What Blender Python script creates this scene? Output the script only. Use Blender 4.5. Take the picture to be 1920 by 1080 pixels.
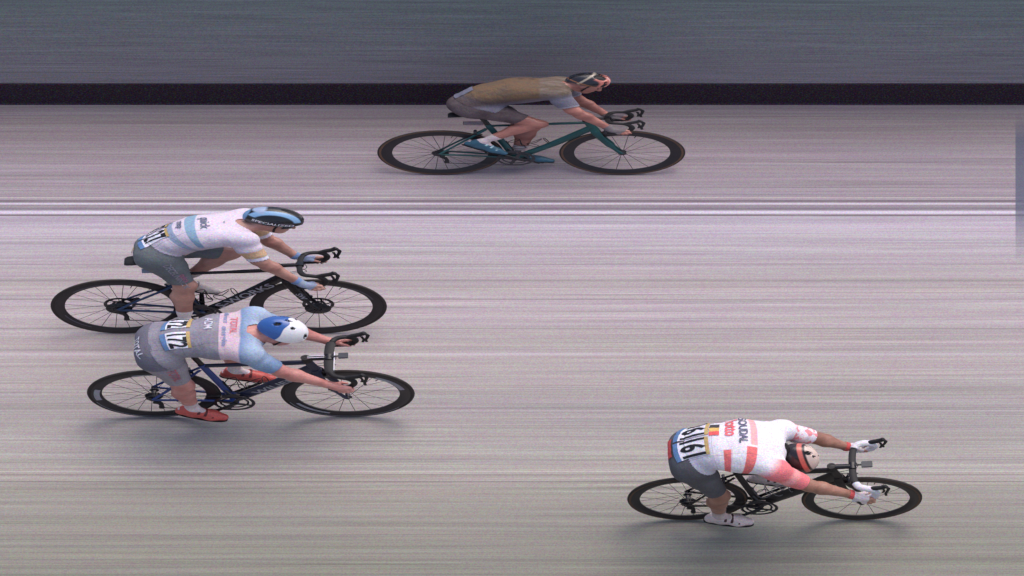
import bpy, bmesh, math, random
import numpy as np
from mathutils import Vector, Matrix, noise
from mathutils.bvhtree import BVHTree

R = math.radians
random.seed(7)
SC = bpy.context.scene
for _o in list(bpy.data.objects):
    bpy.data.objects.remove(_o)
COL = SC.collection

# ------------------------------------------------------------------ camera
PITCH = R(44.0)
DIST = 29.2
cam_d = bpy.data.cameras.new('camera')
cam_d.lens = 36.0 * 7000.0 / 1920.0
cam_d.sensor_width = 36.0
cam_d.clip_end = 600.0
cam = bpy.data.objects.new('camera', cam_d)
COL.objects.link(cam)
cam.location = (0, -DIST * math.cos(PITCH), DIST * math.sin(PITCH))
cam.rotation_euler = (math.pi / 2 - PITCH, 0, 0)
SC.camera = cam

# ------------------------------------------------------------------ light
SUN_EL = R(72.0)
SUN_AZ = R(62.0)          # measured from +y (far side) towards +x (direction of travel)
world = bpy.data.worlds.new('World')
SC.world = world
world.use_nodes = True
wn = world.node_tree
wn.nodes.clear()
w_out = wn.nodes.new('ShaderNodeOutputWorld')
w_bg = wn.nodes.new('ShaderNodeBackground')
w_sky = wn.nodes.new('ShaderNodeTexSky')
w_sky.sky_type = 'NISHITA'
w_sky.sun_disc = False
w_sky.sun_elevation = SUN_EL
w_sky.sun_rotation = SUN_AZ
w_sky.dust_density = 4.0
w_sky.air_density = 1.0
w_bg.inputs[1].default_value = 0.15
wn.links.new(w_sky.outputs[0], w_bg.inputs[0])
wn.links.new(w_bg.outputs[0], w_out.inputs[0])
sun_d = bpy.data.lights.new('sun', 'SUN')
sun_d.energy = 1.0
sun_d.angle = R(64.0)
sun_d.color = (1.0, 0.945, 0.90)
sun = bpy.data.objects.new('sun', sun_d)
COL.objects.link(sun)
_sd = Vector((math.sin(SUN_AZ) * math.cos(SUN_EL), math.cos(SUN_AZ) * math.cos(SUN_EL), math.sin(SUN_EL)))
sun.rotation_euler = _sd.to_track_quat('Z', 'Y').to_euler()
SC.view_settings.view_transform = 'Standard'
SC.view_settings.look = 'None'
SC.view_settings.gamma = 1.0
SC.view_settings.use_curve_mapping = False
SC.view_settings.exposure = 0.26

# ------------------------------------------------------------------ materials
def srgb(r, g, b):
    def f(c):
        c /= 255.0
        return c / 12.92 if c <= 0.04045 else ((c + 0.055) / 1.055) ** 2.4
    return (f(r), f(g), f(b), 1.0)


class NT:
    """small helper for building node trees"""
    def __init__(self, name, rough=0.6, spec=0.5, metal=0.0):
        self.m = bpy.data.materials.new(name)
        self.m.use_nodes = True
        self.t = self.m.node_tree
        self.t.nodes.clear()
        self.out = self.t.nodes.new('ShaderNodeOutputMaterial')
        self.p = self.t.nodes.new('ShaderNodeBsdfPrincipled')
        self.t.links.new(self.p.outputs[0], self.out.inputs[0])
        self.p.inputs['Roughness'].default_value = rough
        self.p.inputs['Metallic'].default_value = metal
        self.p.inputs['Specular IOR Level'].default_value = spec

    def n(self, kind, **kw):
        nd = self.t.nodes.new(kind)
        for k, v in kw.items():
            setattr(nd, k, v)
        return nd

    def put(self, sock, v):
        if isinstance(v, bpy.types.NodeSocket):
            self.t.links.new(v, sock)
        else:
            sock.default_value = v

    def math(self, op, a, b=0.0, clamp=False):
        nd = self.n('ShaderNodeMath', operation=op, use_clamp=clamp)
        self.put(nd.inputs[0], a)
        self.put(nd.inputs[1], b)
        return nd.outputs[0]

    def step(self, v, lo, hi):
        nd = self.n('ShaderNodeMapRange')
        self.put(nd.inputs['Value'], v)
        nd.inputs['From Min'].default_value = lo
        nd.inputs['From Max'].default_value = hi
        return nd.outputs[0]

    def band(self, v, lo, hi, soft=0.004):
        return self.math('MULTIPLY', self.step(v, lo - soft, lo + soft), self.step(v, hi + soft, hi - soft))

    def mix(self, fac, a, b, mode='MIX'):
        nd = self.n('ShaderNodeMix', data_type='RGBA', blend_type=mode)
        self.put(nd.inputs[0], fac)
        self.put(nd.inputs[6], a)
        self.put(nd.inputs[7], b)
        return nd.outputs[2]

    def coord(self, scale=(1, 1, 1)):
        tc = self.n('ShaderNodeTexCoord')
        mp = self.n('ShaderNodeMapping')
        mp.inputs['Scale'].default_value = scale
        self.t.links.new(tc.outputs['Object'], mp.inputs[0])
        return mp.outputs[0]

    def xyz(self, v=None):
        if v is None:
            v = self.coord()
        s = self.n('ShaderNodeSeparateXYZ')
        self.t.links.new(v, s.inputs[0])
        return s.outputs

    def noise(self, vec, scale=5.0, detail=3.0, rough=0.5, col=False):
        nd = self.n('ShaderNodeTexNoise')
        self.t.links.new(vec, nd.inputs['Vector'])
        nd.inputs['Scale'].default_value = scale
        nd.inputs['Detail'].default_value = detail
        nd.inputs['Roughness'].default_value = rough
        return nd.outputs['Color' if col else 'Fac']

    def attr(self, name):
        nd = self.n('ShaderNodeAttribute', attribute_name=name)
        return nd.outputs['Fac']

    def grain(self, c, amt=0.16, scale=85.0, streak=True):
        """fine irregular colour grain"""
        v = self.coord((1.0, 1.6, 1.6) if streak else (1, 1, 1))
        nz = self.noise(v, scale, 1.0, 0.6, col=True)
        g = self.mix(0.5, (0.5, 0.5, 0.5, 1), nz)
        lo = self.n('ShaderNodeMapRange', data_type='FLOAT_VECTOR')
        self.t.links.new(nz, lo.inputs[6])
        lo.inputs[7].default_value = (0.28,) * 3
        lo.inputs[8].default_value = (0.72,) * 3
        lo.inputs[9].default_value = (1 - amt,) * 3
        lo.inputs[10].default_value = (1 + amt,) * 3
        lo.clamp = False
        self.t.nodes.remove(g.node)
        return self.mix(1.0, c, lo.outputs[1], 'MULTIPLY')

    def color(self, c, grain=0.26, scale=85.0):
        if grain:
            c = self.grain(c, grain, scale)
        self.put(self.p.inputs['Base Color'], c)
        return self

    def bump(self, h, strength=0.3, dist=0.005):
        b = self.n('ShaderNodeBump')
        b.inputs['Strength'].default_value = strength
        b.inputs['Distance'].default_value = dist
        self.put(b.inputs['Height'], h)
        self.t.links.new(b.outputs[0], self.p.inputs['Normal'])
        return self


def simple(name, rgb, rough=0.5, metal=0.0, grain=0.26, wear=0.14, spec=0.5, wscale=9.0):
    t = NT(name, rough, spec, metal)
    c = srgb(*rgb)
    if wear:
        w = t.noise(t.coord(), wscale, 4.0)
        dark = tuple(x * (1 - wear) for x in c[:3]) + (1,)
        lite = tuple(min(1, x * (1 + wear)) for x in c[:3]) + (1,)
        c = t.mix(t.step(w, 0.3, 0.7), dark, lite)
    t.color(c, grain)
    return t.m


def fabric(name, builder, rough=0.75, grain=0.26, fold=0.42):
    """builder(t) -> colour socket/value"""
    t = NT(name, rough, 0.25)
    c = builder(t)
    if 'jersey' in name:          # stitched seams: pocket tops and side panels
        sp_, (x_, y_, z_) = t.attr('spine'), t.xyz()
        ay_ = t.math('ABSOLUTE', y_)
        sm_ = t.math('MAXIMUM', t.band(sp_, 1.12, 1.14, .01), t.math('MULTIPLY', t.band(ay_, .128, .1315, .0012), t.step(sp_, 2.6, 2.5)))
        sm_ = t.math('MAXIMUM', sm_, t.math('MULTIPLY', t.band(ay_, .042, .0445, .001), t.step(sp_, 1.13, 1.12)))
        c = t.mix(t.math('MULTIPLY', sm_, .38), c, (0.06, 0.055, 0.06, 1))
    t.color(c, grain)
    v = t.coord((1.0, 1.0, 1.0))
    n1 = t.noise(t.coord((1.6, 0.8, 1.0)), 13.0, 4.0, 0.6)
    n2 = t.noise(t.coord((2.6, 0.7, 0.7)), 17.0, 2.0, 0.5)
    ridge = t.math('ABSOLUTE', t.math('SUBTRACT', n2, 0.5))
    t.bump(t.math('ADD', n1, t.math('MULTIPLY', ridge, 1.0)), fold, 0.016)
    return t.m


def skin_mat(name, rgb, rgb2):
    t = NT(name, 0.34, 0.5)
    v = t.coord()
    a = t.noise(v, 9.0, 4.0)
    c = t.mix(t.step(a, 0.35, 0.65), srgb(*rgb), srgb(*rgb2))
    t.color(c, 0.13)
    t.p.inputs['Subsurface Weight'].default_value = 0.08
    t.p.inputs['Subsurface Radius'].default_value = (0.02, 0.008, 0.004)
    t.p.inputs['Subsurface Scale'].default_value = 0.5
    m1 = t.noise(t.coord((1.0, 1.0, 1.0)), 19.0, 2.0)
    m2 = t.math('ABSOLUTE', t.math('SUBTRACT', t.noise(t.coord((1, 1.3, 1.3)), 24.0, 2.0), 0.5))
    t.bump(t.math('ADD', m1, t.math('MULTIPLY', m2, 1.2)), 0.40, 0.010)
    return t.m


# ------------------------------------------------------------------ object helpers
def link(o, parent=None):
    COL.objects.link(o)
    if parent is not None:
        o.parent = parent
    return o


def smooth(me, angle=None):
    me.polygons.foreach_set('use_smooth', [True] * len(me.polygons))
    if angle:
        me.set_sharp_from_angle(angle=R(angle))


def obj(name, bm, mats, parent=None, sm=True, angle=42):
    me = bpy.data.meshes.new(name)
    bmesh.ops.recalc_face_normals(bm, faces=bm.faces[:])
    bm.to_mesh(me)
    bm.free()
    for m in (mats if isinstance(mats, (list, tuple)) else [mats]):
        me.materials.append(m)
    if sm:
        smooth(me, angle)
    o = bpy.data.objects.new(name, me)
    return link(o, parent)


def empty(name, label, cat, group=None):
    o = bpy.data.objects.new(name, None)
    o.empty_display_size = 0.2
    link(o)
    o['label'] = label
    o['category'] = cat
    if group:
        o['group'] = group
    return o


def V(*a):
    return Vector(a)


def sweep(bm, pts, radii, seg=10, ref=None, caps=True, closed=False, mat=0):
    """tube through pts; radii: one (ra, rb) or number per point; ra is along ref"""
    pts = [Vector(p) for p in pts]
    n = len(pts)
    if not isinstance(radii, list):
        radii = [radii] * n
    rings = []
    prev = None
    for i, p in enumerate(pts):
        if closed:
            t = (pts[(i + 1) % n] - pts[(i - 1) % n]).normalized()
        else:
            t = (pts[min(i + 1, n - 1)] - pts[max(i - 1, 0)]).normalized()
        if ref is not None:
            a = Vector(ref)
        elif prev is None:
            a = Vector((0, 1, 0)) if abs(t.y) < 0.8 else Vector((0, 0, 1))
        else:
            a = prev
        a = (a - t * a.dot(t)).normalized()
        prev = a
        b = t.cross(a)
        r = radii[i]
        ra, rb = r if isinstance(r, (tuple, list)) else (r, r)
        ring = [bm.verts.new(p + a * (ra * math.cos(2 * math.pi * k / seg)) + b * (rb * math.sin(2 * math.pi * k / seg)))
                for k in range(seg)]
        rings.append(ring)
    m = n if closed else n - 1
    for i in range(m):
        A, B = rings[i], rings[(i + 1) % n]
        for k in range(seg):
            f = bm.faces.new((A[k], A[(k + 1) % seg], B[(k + 1) % seg], B[k]))
            f.material_index = mat
    if caps and not closed:
        for ring in (rings[0], rings[-1]):
            f = bm.faces.new(ring)
            f.material_index = mat


def smooth_path(pts, n=6):
    """Catmull-Rom"""
    P = [Vector(p) for p in pts]
    P = [P[0] * 2 - P[1]] + P + [P[-1] * 2 - P[-2]]
    out = []
    for i in range(1, len(P) - 2):
        for k in range(n):
            t = k / n
            a, b, c, d = P[i - 1], P[i], P[i + 1], P[i + 2]
            out.append(0.5 * ((2 * b) + (c - a) * t + (2 * a - 5 * b + 4 * c - d) * t * t + (3 * b - a - 3 * c + d) * t ** 3))
    out.append(P[-2])
    return out


def lathe(bm, prof, seg=48, cx=0.0, cz=0.0, a0=0.0, a1=None, closed_prof=True, mat=0):
    """profile of (r, y) turned about the Y axis"""
    full = a1 is None
    cnt = seg if full else seg + 1
    rings = []
    for i in range(cnt):
        a = (2 * math.pi * i / seg) if full else a0 + (a1 - a0) * i / seg
        rings.append([bm.verts.new((cx + r * math.cos(a), y, cz + r * math.sin(a))) for r, y in prof])
    L = len(prof)
    for i in range(seg):
        A, B = rings[i], rings[(i + 1) % cnt]
        for k in range(L if closed_prof else L - 1):
            f = bm.faces.new((A[k], B[k], B[(k + 1) % L], A[(k + 1) % L]))
            f.material_index = mat


def box(bm, c, s, rot=None, bev=0.0):
    r = bmesh.ops.create_cube(bm, size=1.0)
    M = Matrix.Translation(c) @ (rot.to_4x4() if rot else Matrix.Identity(4)) @ Matrix.Diagonal((s[0], s[1], s[2], 1))
    bmesh.ops.transform(bm, matrix=M, verts=r['verts'])
    if bev:
        es = list({e for v in r['verts'] for e in v.link_edges})
        bmesh.ops.bevel(bm, geom=es, offset=bev, segments=2, affect='EDGES')


# ------------------------------------------------------------------ text to mesh
_FONT_CACHE = {}


def text_tris(s, bold=0.0, subdiv=0.06):
    """(verts 2D with height 1 capitals, faces), centred"""
    key = (s, bold)
    if key in _FONT_CACHE:
        return _FONT_CACHE[key]
    cu = bpy.data.curves.new('lettering', 'FONT')
    cu.body = s
    cu.align_x = 'CENTER'
    cu.align_y = 'CENTER'
    cu.offset = bold
    cu.resolution_u = 3
    o = bpy.data.objects.new('lettering', cu)
    COL.objects.link(o)
    dg = bpy.context.evaluated_depsgraph_get()
    me = bpy.data.meshes.new_from_object(o.evaluated_get(dg))
    bm = bmesh.new()
    bm.from_mesh(me)
    bmesh.ops.triangulate(bm, faces=bm.faces[:])
    for _ in range(4):
        es = [e for e in bm.edges if e.calc_length() > 0.16]
        if not es:
            break
        bmesh.ops.subdivide_edges(bm, edges=es, cuts=1)
        bmesh.ops.triangulate(bm, faces=bm.faces[:])
    vs = [(v.co.x / 0.7, v.co.y / 0.7) for v in bm.verts]
    bm.verts.index_update()
    fs = [[v.index for v in f.verts] for f in bm.faces]
    bm.free()
    bpy.data.objects.remove(o)
    bpy.data.curves.remove(cu)
    bpy.data.meshes.remove(me)
    _FONT_CACHE[key] = (vs, fs)
    return vs, fs


def from_py(name, vs, fs, mat, parent, sm=True):
    me = bpy.data.meshes.new(name)
    me.from_pydata([tuple(v) for v in vs], [], fs)
    me.materials.append(mat)
    if sm:
        smooth(me)
    o = bpy.data.objects.new(name, me)
    return link(o, parent)


def flat_text(name, s, height, frame, mat, parent, bold=0.0, xs=1.0):
    vs, fs = text_tris(s, bold)
    return from_py(name, [frame @ Vector((x * height * xs, y * height, 0)) for x, y in vs], fs, mat, parent, False)

# ------------------------------------------------------------------ the road and the barrier
def build_road():
    t = NT('road_asphalt', 0.85, 0.2)
    tc = t.coord()
    x, y, z = t.xyz(tc)
    # long worn bands that run along the road, with shade beside the barrier baked into the colour: a broad tone per distance from the barrier, in metres
    stops = [(-3.10, (141, 139, 131)), (-2.75, (147, 144, 137)), (-2.45, (153, 149, 144)), (-2.15, (162, 157, 152)),
             (-2.00, (176, 169, 166)), (-1.72, (172, 166, 165)), (-1.45, (170, 163, 164)), (-1.30, (165, 158, 160)),
             (-1.05, (176, 167, 169)), (-0.80, (182, 172, 174)), (-0.55, (178, 168, 171)), (-0.36, (185, 174, 180)),
             (-0.15, (188, 177, 184)), (0.02, (181, 170, 175)), (0.20, (182, 172, 179)), (0.45, (186, 176, 187)),
             (0.68, (192, 182, 196)), (0.80, (188, 178, 194)), (0.95, (170, 160, 172)), (1.20, (163, 152, 163)),
             (1.50, (164, 153, 164)), (1.75, (157, 146, 155)), (1.95, (152, 141, 148)), (2.17, (150, 140, 149))]
    lo, hi = stops[0][0], stops[-1][0]
    wob = t.noise(t.coord((0.05, 0.9, 1)), 1.0, 2.0)
    ramp = t.n('ShaderNodeValToRGB')
    el = ramp.color_ramp.elements
    while len(el) > 1:
        el.remove(el[0])
    for i, (p, c) in enumerate(stops):
        q = (p - lo) / (hi - lo)
        e = el[0] if i == 0 else el.new(q)
        e.position = q
        e.color = srgb(*c)
    t.put(ramp.inputs[0], t.step(y, lo, hi))
    col = ramp.outputs[0]
    # fine streaks
    for sc, amt in ((11.0, 0.10), (34.0, 0.13), (95.0, 0.15)):
        nz = t.noise(t.coord((0.006, 1.0, 1.0)), sc, 2.0, 0.6)
        g = t.step(nz, 0.25, 0.75)
        v = t.math('ADD', t.math('MULTIPLY', g, 2 * amt), 1 - amt)
        col = t.mix(1.0, col, v, 'MULTIPLY')
    gate = t.step(t.noise(t.coord((0.004, 1.0, 1.0)), 3.2, 1.0), 0.40, 0.62)
    for sc, lo_, hi_, amt in ((52.0, .60, .64, -.13), (63.0, .62, .66, .12), (24.0, .62, .65, -.08)):
        nz = t.noise(t.coord((0.010, 1.0, 1.0)), sc, 0.0, 0.5)
        ln = t.math('MULTIPLY', t.step(nz, lo_, hi_), t.math('ADD', t.math('MULTIPLY', gate, .8), .2))
        col = t.mix(1.0, col, t.math('ADD', t.math('MULTIPLY', ln, amt), 1.0), 'MULTIPLY')
    col = t.mix(1.0, col, (0.86, 0.845, 0.80, 1), 'MULTIPLY')
    hue = t.noise(t.coord((0.02, 1.0, 1.0)), 40.0, 1.0, 0.5, col=True)
    h2 = t.n('ShaderNodeMapRange', data_type='FLOAT_VECTOR')
    t.t.links.new(hue, h2.inputs[6])
    h2.inputs[7].default_value = (0.3,) * 3
    h2.inputs[8].default_value = (0.7,) * 3
    h2.inputs[9].default_value = (0.965,) * 3
    h2.inputs[10].default_value = (1.035,) * 3
    col = t.mix(1.0, col, h2.outputs[1], 'MULTIPLY')

    # thin painted and rubbed lines along the road: position y, half width, colour, strength
    def line(col, py, hw, rgb, k, soft=0.35):
        m = t.math('MULTIPLY', t.band(y, py - hw, py + hw, hw * soft + 0.001), k)
        patch = t.step(t.noise(t.coord((0.5, 6, 1)), 3.0, 3.0), 0.22, 0.5)
        return t.mix(t.math('MULTIPLY', m, t.math('ADD', t.math('MULTIPLY', patch, 0.35), 0.65)), col, srgb(*rgb))
    Y = lambda py: ROW(py)
    for py, hw, rgb, k in ((370.5, .006, (196, 184, 180), .7), (377, .012, (112, 100, 108), .9), (382, .006, (220, 212, 226), .8),
                           (386, .005, (116, 104, 112), .9), (384.5, .003, (206, 196, 200), .5), (391, .016, (122, 112, 122), .9),
                           (398, .016, (214, 205, 220), .8), (403.5, .008, (108, 96, 98), .95), (411, .005, (168, 158, 172), .5),
                           (418, .006, (168, 158, 172), .4), (495, .003, (108, 98, 106), .8), (526, .012, (140, 132, 132), .7),
                           (561, .006, (138, 128, 128), .7), (616, .006, (138, 130, 128), .7), (656, .004, (150, 142, 142), .5),
                           (664, .014, (202, 192, 200), .4), (680, .004, (150, 142, 146), .6), (703, .004, (150, 142, 144), .6),
                           (770, .007, (180, 168, 170), .5), (799, .006, (152, 142, 144), .55), (862, .004, (136, 130, 130), .7),
                           (878, .005, (150, 142, 144), .55), (884, .005, (190, 182, 178), .6), (890, .009, (132, 124, 118), .6),
                           (903, .007, (124, 116, 114), .7), (958, .004, (142, 138, 134), .5), (1003, .004, (134, 130, 126), .5),
                           (1012, .005, (134, 130, 126), .6), (1049, .006, (124, 120, 114), .7), (1070, .004, (134, 130, 126), .5)):
        col = line(col, Y(py), hw, rgb, k)
    # broad dark blue-grey patch, fading along y, that ends in a straight edge at the right
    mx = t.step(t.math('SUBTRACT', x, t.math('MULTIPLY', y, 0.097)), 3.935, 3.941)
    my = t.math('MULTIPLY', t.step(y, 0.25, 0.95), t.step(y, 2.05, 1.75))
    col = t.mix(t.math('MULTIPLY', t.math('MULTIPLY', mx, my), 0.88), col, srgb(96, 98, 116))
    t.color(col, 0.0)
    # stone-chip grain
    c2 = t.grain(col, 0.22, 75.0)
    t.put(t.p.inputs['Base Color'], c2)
    t.bump(t.noise(t.coord(), 220.0, 3.0), 0.25, 0.003)

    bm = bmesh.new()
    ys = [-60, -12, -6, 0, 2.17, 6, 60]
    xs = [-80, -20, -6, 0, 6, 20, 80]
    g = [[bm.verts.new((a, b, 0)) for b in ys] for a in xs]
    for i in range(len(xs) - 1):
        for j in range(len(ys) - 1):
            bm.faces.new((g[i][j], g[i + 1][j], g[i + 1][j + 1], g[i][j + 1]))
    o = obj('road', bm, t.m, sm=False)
    o['kind'] = 'structure'


def ROW(py):
    tt = (540 - py) / 7000.0
    return tt * DIST / (math.sin(PITCH) - tt * math.cos(PITCH))


def build_barrier():
    t = NT('barrier_cloth', 0.8, 0.2)
    x, y, z = t.xyz()
    base = t.mix(t.step(z, 0.25, 1.15), srgb(144, 137, 142), srgb(122, 131, 131))  # lower cloth coloured lighter to make up for the shade there
    for sc, amt in ((14.0, 0.06), (70.0, 0.14), (140.0, 0.16)):
        nz = t.noise(t.coord((0.01, 0.3, 1.0)), sc, 2.0, 0.6)
        v = t.math('ADD', t.math('MULTIPLY', t.step(nz, 0.25, 0.75), 2 * amt), 1 - amt)
        base = t.mix(1.0, base, v, 'MULTIPLY')
    t.color(base, 0.30, 80.0)
    k = NT('barrier_rubber', 0.9, 0.15)
    base = k.mix(k.step(k.xyz()[2], 0.03, 0.0), srgb(50, 45, 47), srgb(72, 66, 70))
    nz = k.noise(k.coord((0.6, 1, 1)), 110.0, 2.0, 0.7, col=True)
    pw = k.n('ShaderNodeVectorMath', operation='POWER')
    k.t.links.new(nz, pw.inputs[0])
    pw.inputs[1].default_value = (4.0, 4.5, 4.0)
    sc = k.n('ShaderNodeVectorMath', operation='SCALE')
    k.t.links.new(pw.outputs[0], sc.inputs[0])
    sc.inputs['Scale'].default_value = 18.0
    base = k.mix(0.8, base, sc.outputs[0], 'MULTIPLY')
    k.color(base, 0.35, 80.0)
    root = empty('barrier', 'long grey-green cloth-faced roadside barrier with a black foot strip behind the far rider', 'barrier')
    y0 = 2.1698
    root.location = (0, y0, 0)
    # black rubber foot with a chamfered top edge
    bm = bmesh.new()
    prof = [(0, 0.0), (0, 0.218), (0.008, 0.226), (0.30, 0.226), (0.30, 0.0)]
    def prism(bm, prof, x0, x1, n):
        rows = [[bm.verts.new((x0 + (x1 - x0) * i / n, a, b)) for a, b in prof] for i in range(n + 1)]
        L = len(prof)
        for i in range(n):
            for j in range(L):
                bm.faces.new((rows[i][j], rows[i + 1][j], rows[i + 1][(j + 1) % L], rows[i][(j + 1) % L]))
        bm.faces.new(rows[0])
        bm.faces.new(rows[-1])
    prism(bm, prof, -14, 14, 28)
    obj('foot_strip', bm, k.m, root, angle=30)
    bm = bmesh.new()
    prism(bm, [(0.012, 0.2265), (0.006, 0.5), (0.004, 0.9), (0.012, 1.36), (0.06, 1.38), (0.07, 0.2265)], -14, 14, 28)
    obj('cloth_panel', bm, t.m, root, angle=30)
    rail = simple('rail_metal', (150, 152, 155), 0.35, 0.8)
    bm = bmesh.new()
    sweep(bm, [(-14, 0.04, 1.40), (14, 0.04, 1.40)], 0.022, 12)
    obj('top_rail', bm, rail, root)
    bm = bmesh.new()
    sweep(bm, [(0, 0.12, 0.226), (0, 0.12, 1.385)], 0.018, 10)
    p0 = obj('post', bm, rail, root)
    p0.location.x = -12
    for i in range(1, 13):
        c = p0.copy()
        COL.objects.link(c)
        c.parent = root
        c.location.x = -12 + 2 * i


build_road()
build_barrier()

# ------------------------------------------------------------------ bicycles
BB = V(0.405, 0, 0.27)
HUB_R = V(0.0, 0, 0.34)
HUB_F = V(0.98, 0, 0.34)
SEAT_TOP = V(0.262, 0, 0.745)
HEAD_B = V(0.826, 0, 0.695)
HEAD_T = V(0.79, 0, 0.815)

M_TYRE = simple('tyre_rubber', (44, 36, 34), 0.75)
M_TAN = simple('tyre_tan_wall', (92, 66, 50), 0.7)
M_RIM = simple('carbon_rim', (36, 31, 35), 0.4)
M_SPOKE = simple('spoke_steel', (70, 62, 66), 0.4, 0.3, wear=0)
M_METAL = simple('dark_metal', (70, 68, 72), 0.35, 0.7)
M_STEEL = simple('bright_metal', (150, 150, 155), 0.3, 0.85)
M_BLACK = simple('black_rubber', (26, 23, 26), 0.6)
M_CARBON = simple('black_carbon_gloss', (24, 22, 27), 0.25)
M_WHITE = simple('white_print', (225, 222, 228), 0.5)
M_DIM = simple('dim_print', (78, 76, 86), 0.5)
M_GREYP = simple('grey_print', (150, 148, 158), 0.5)


def build_wheel(bike, c, cfg, rear, rot0):
    w = bpy.data.objects.new('wheel', None)
    w.empty_display_size = 0.1
    link(w, bike)
    w.location = c
    dep = cfg.get('rim_depth', 0.055)
    bm = bmesh.new()
    lathe(bm, [(0.3265 + 0.0135 * math.cos(a), 0.0128 * math.sin(a)) for a in [2 * math.pi * k / 10 for k in range(10)]], 72)
    for f in bm.faces:
        cc = f.calc_center_median()
        r = math.hypot(cc.x, cc.z)
        f.material_index = 1 if r < 0.331 else 0
    obj('tyre', bm, [M_TYRE, cfg.get('wall', M_TYRE)], w)
    bm = bmesh.new()
    r0 = 0.319
    lathe(bm, [(r0, 0.0115), (r0 - 0.012, 0.0125), (r0 - dep * 0.6, 0.0125), (r0 - dep, 0.004), (r0 - dep, -0.004),
               (r0 - dep * 0.6, -0.0125), (r0 - 0.012, -0.0125), (r0, -0.0115)], 72)
    obj('rim', bm, M_RIM, w, angle=50)
    for a0, a1, ra, rb, m in cfg.get('rim_marks_r' if rear else 'rim_marks_f', []):
        bm = bmesh.new()
        lathe(bm, [(ra, -0.0150), (rb, -0.0150), (rb, -0.0142), (ra, -0.0142)], 14, a0=R(a0), a1=R(a1))
        obj('rim_decal', bm, m, w, sm=False)
    bm = bmesh.new()
    fl = 0.034
    lathe(bm, [(0.006, -0.052), (0.012, -0.050), (0.014, -fl - 0.004), (0.024, -fl - 0.002), (0.024, -fl + 0.002), (0.013, -fl + 0.008),
               (0.012, 0), (0.013, fl - 0.008), (0.024, fl - 0.002), (0.024, fl + 0.002), (0.014, fl + 0.004), (0.012, 0.050), (0.006, 0.052)], 20)
    obj('hub', bm, M_METAL, w)
    # spokes: one shared mesh per side
    n = cfg.get('spokes_r', 24) if rear else cfg.get('spokes_f', 20)
    rin = r0 - dep
    meshes = []
    for s in (-1, 1):
        bm = bmesh.new()
        off = 0.35 if rear else 0.0
        p0 = V(0.022 * math.sin(off), s * fl, 0.022 * math.cos(off))
        sweep(bm, [p0, V(0, s * 0.002, rin + 0.004)], [(0.0011, 0.0019), (0.0011, 0.0019)], 5)
        me = bpy.data.meshes.new('spoke')
        bm.to_mesh(me)
        bm.free()
        me.materials.append(M_SPOKE)
        meshes.append(me)
    for i in range(n):
        o = bpy.data.objects.new('spoke', meshes[i % 2])
        link(o, w)
        o.rotation_euler = (0, rot0 + 2 * math.pi * i / n, 0)
    # valve
    bm = bmesh.new()
    sweep(bm, [V(0, 0, rin + 0.004), V(0, 0, rin - 0.03)], 0.0028, 6)
    o = obj('valve', bm, M_BLACK, w)
    o.rotation_euler = (0, rot0 + 0.16, 0)
    if cfg.get('disc'):
        bm = bmesh.new()
        y0 = 0.036
        for ra, rb in ((0.080, 0.062), (0.040, 0.026)):
            lathe(bm, [(ra, y0), (rb, y0), (rb, y0 + 0.003), (ra, y0 + 0.003)], 40)
        for k in range(6):
            a = k * math.pi / 3
            sweep(bm, [V(.038 * math.cos(a), y0 + .0015, .038 * math.sin(a)), V(.063 * math.cos(a + .3), y0 + .0015, .063 * math.sin(a + .3))],
                  [(.0015, .006)] * 2, 4, ref=(0, 1, 0))
        obj('disc_rotor', bm, M_METAL, w)
        # finned hub cap seen dark from the drive side
        bm = bmesh.new()
        lathe(bm, [(0.02, -0.046), (0.062, -0.040), (0.066, -0.036), (0.062, -0.033), (0.02, -0.030)], 36)
        for k in range(10):
            a = k * math.pi / 5
            sweep(bm, [V(.02 * math.cos(a), -.046, .02 * math.sin(a)), V(.058 * math.cos(a), -.043, .058 * math.sin(a))], .003, 4)
        obj('hub_shell', bm, M_CARBON, w)
    if rear:
        bm = bmesh.new()
        for k in range(9):
            y = -0.040 - 0.0 + k * 0.0037 - 0.012
            r = 0.022 + 0.0031 * k
            nt = 18
            ring = []
            lathe(bm, [(r, y), (r, y + 0.0022), (0.012, y + 0.0022), (0.012, y)], 30)
            for q in range(nt):
                a = 2 * math.pi * q / nt
                box(bm, V((r + .001) * math.cos(a), y + .0011, (r + .001) * math.sin(a)), (.004, .0018, .004), Matrix.Rotation(-a, 3, 'Y'))
        obj('cassette', bm, M_METAL, w, angle=30)
    return w


def bar_half(s):
    return smooth_path([V(.898, 0, .862), V(.898, s * .06, .862), V(.905, s * .13, .863), V(.925, s * .178, .866), V(.96, s * .196, .868),
                        V(.995, s * .202, .860), V(1.022, s * .206, .832), V(1.026, s * .208, .795), V(1.006, s * .210, .760),
                        V(.97, s * .211, .742), V(.925, s * .212, .736), V(.895, s * .213, .734)], 5)


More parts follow.
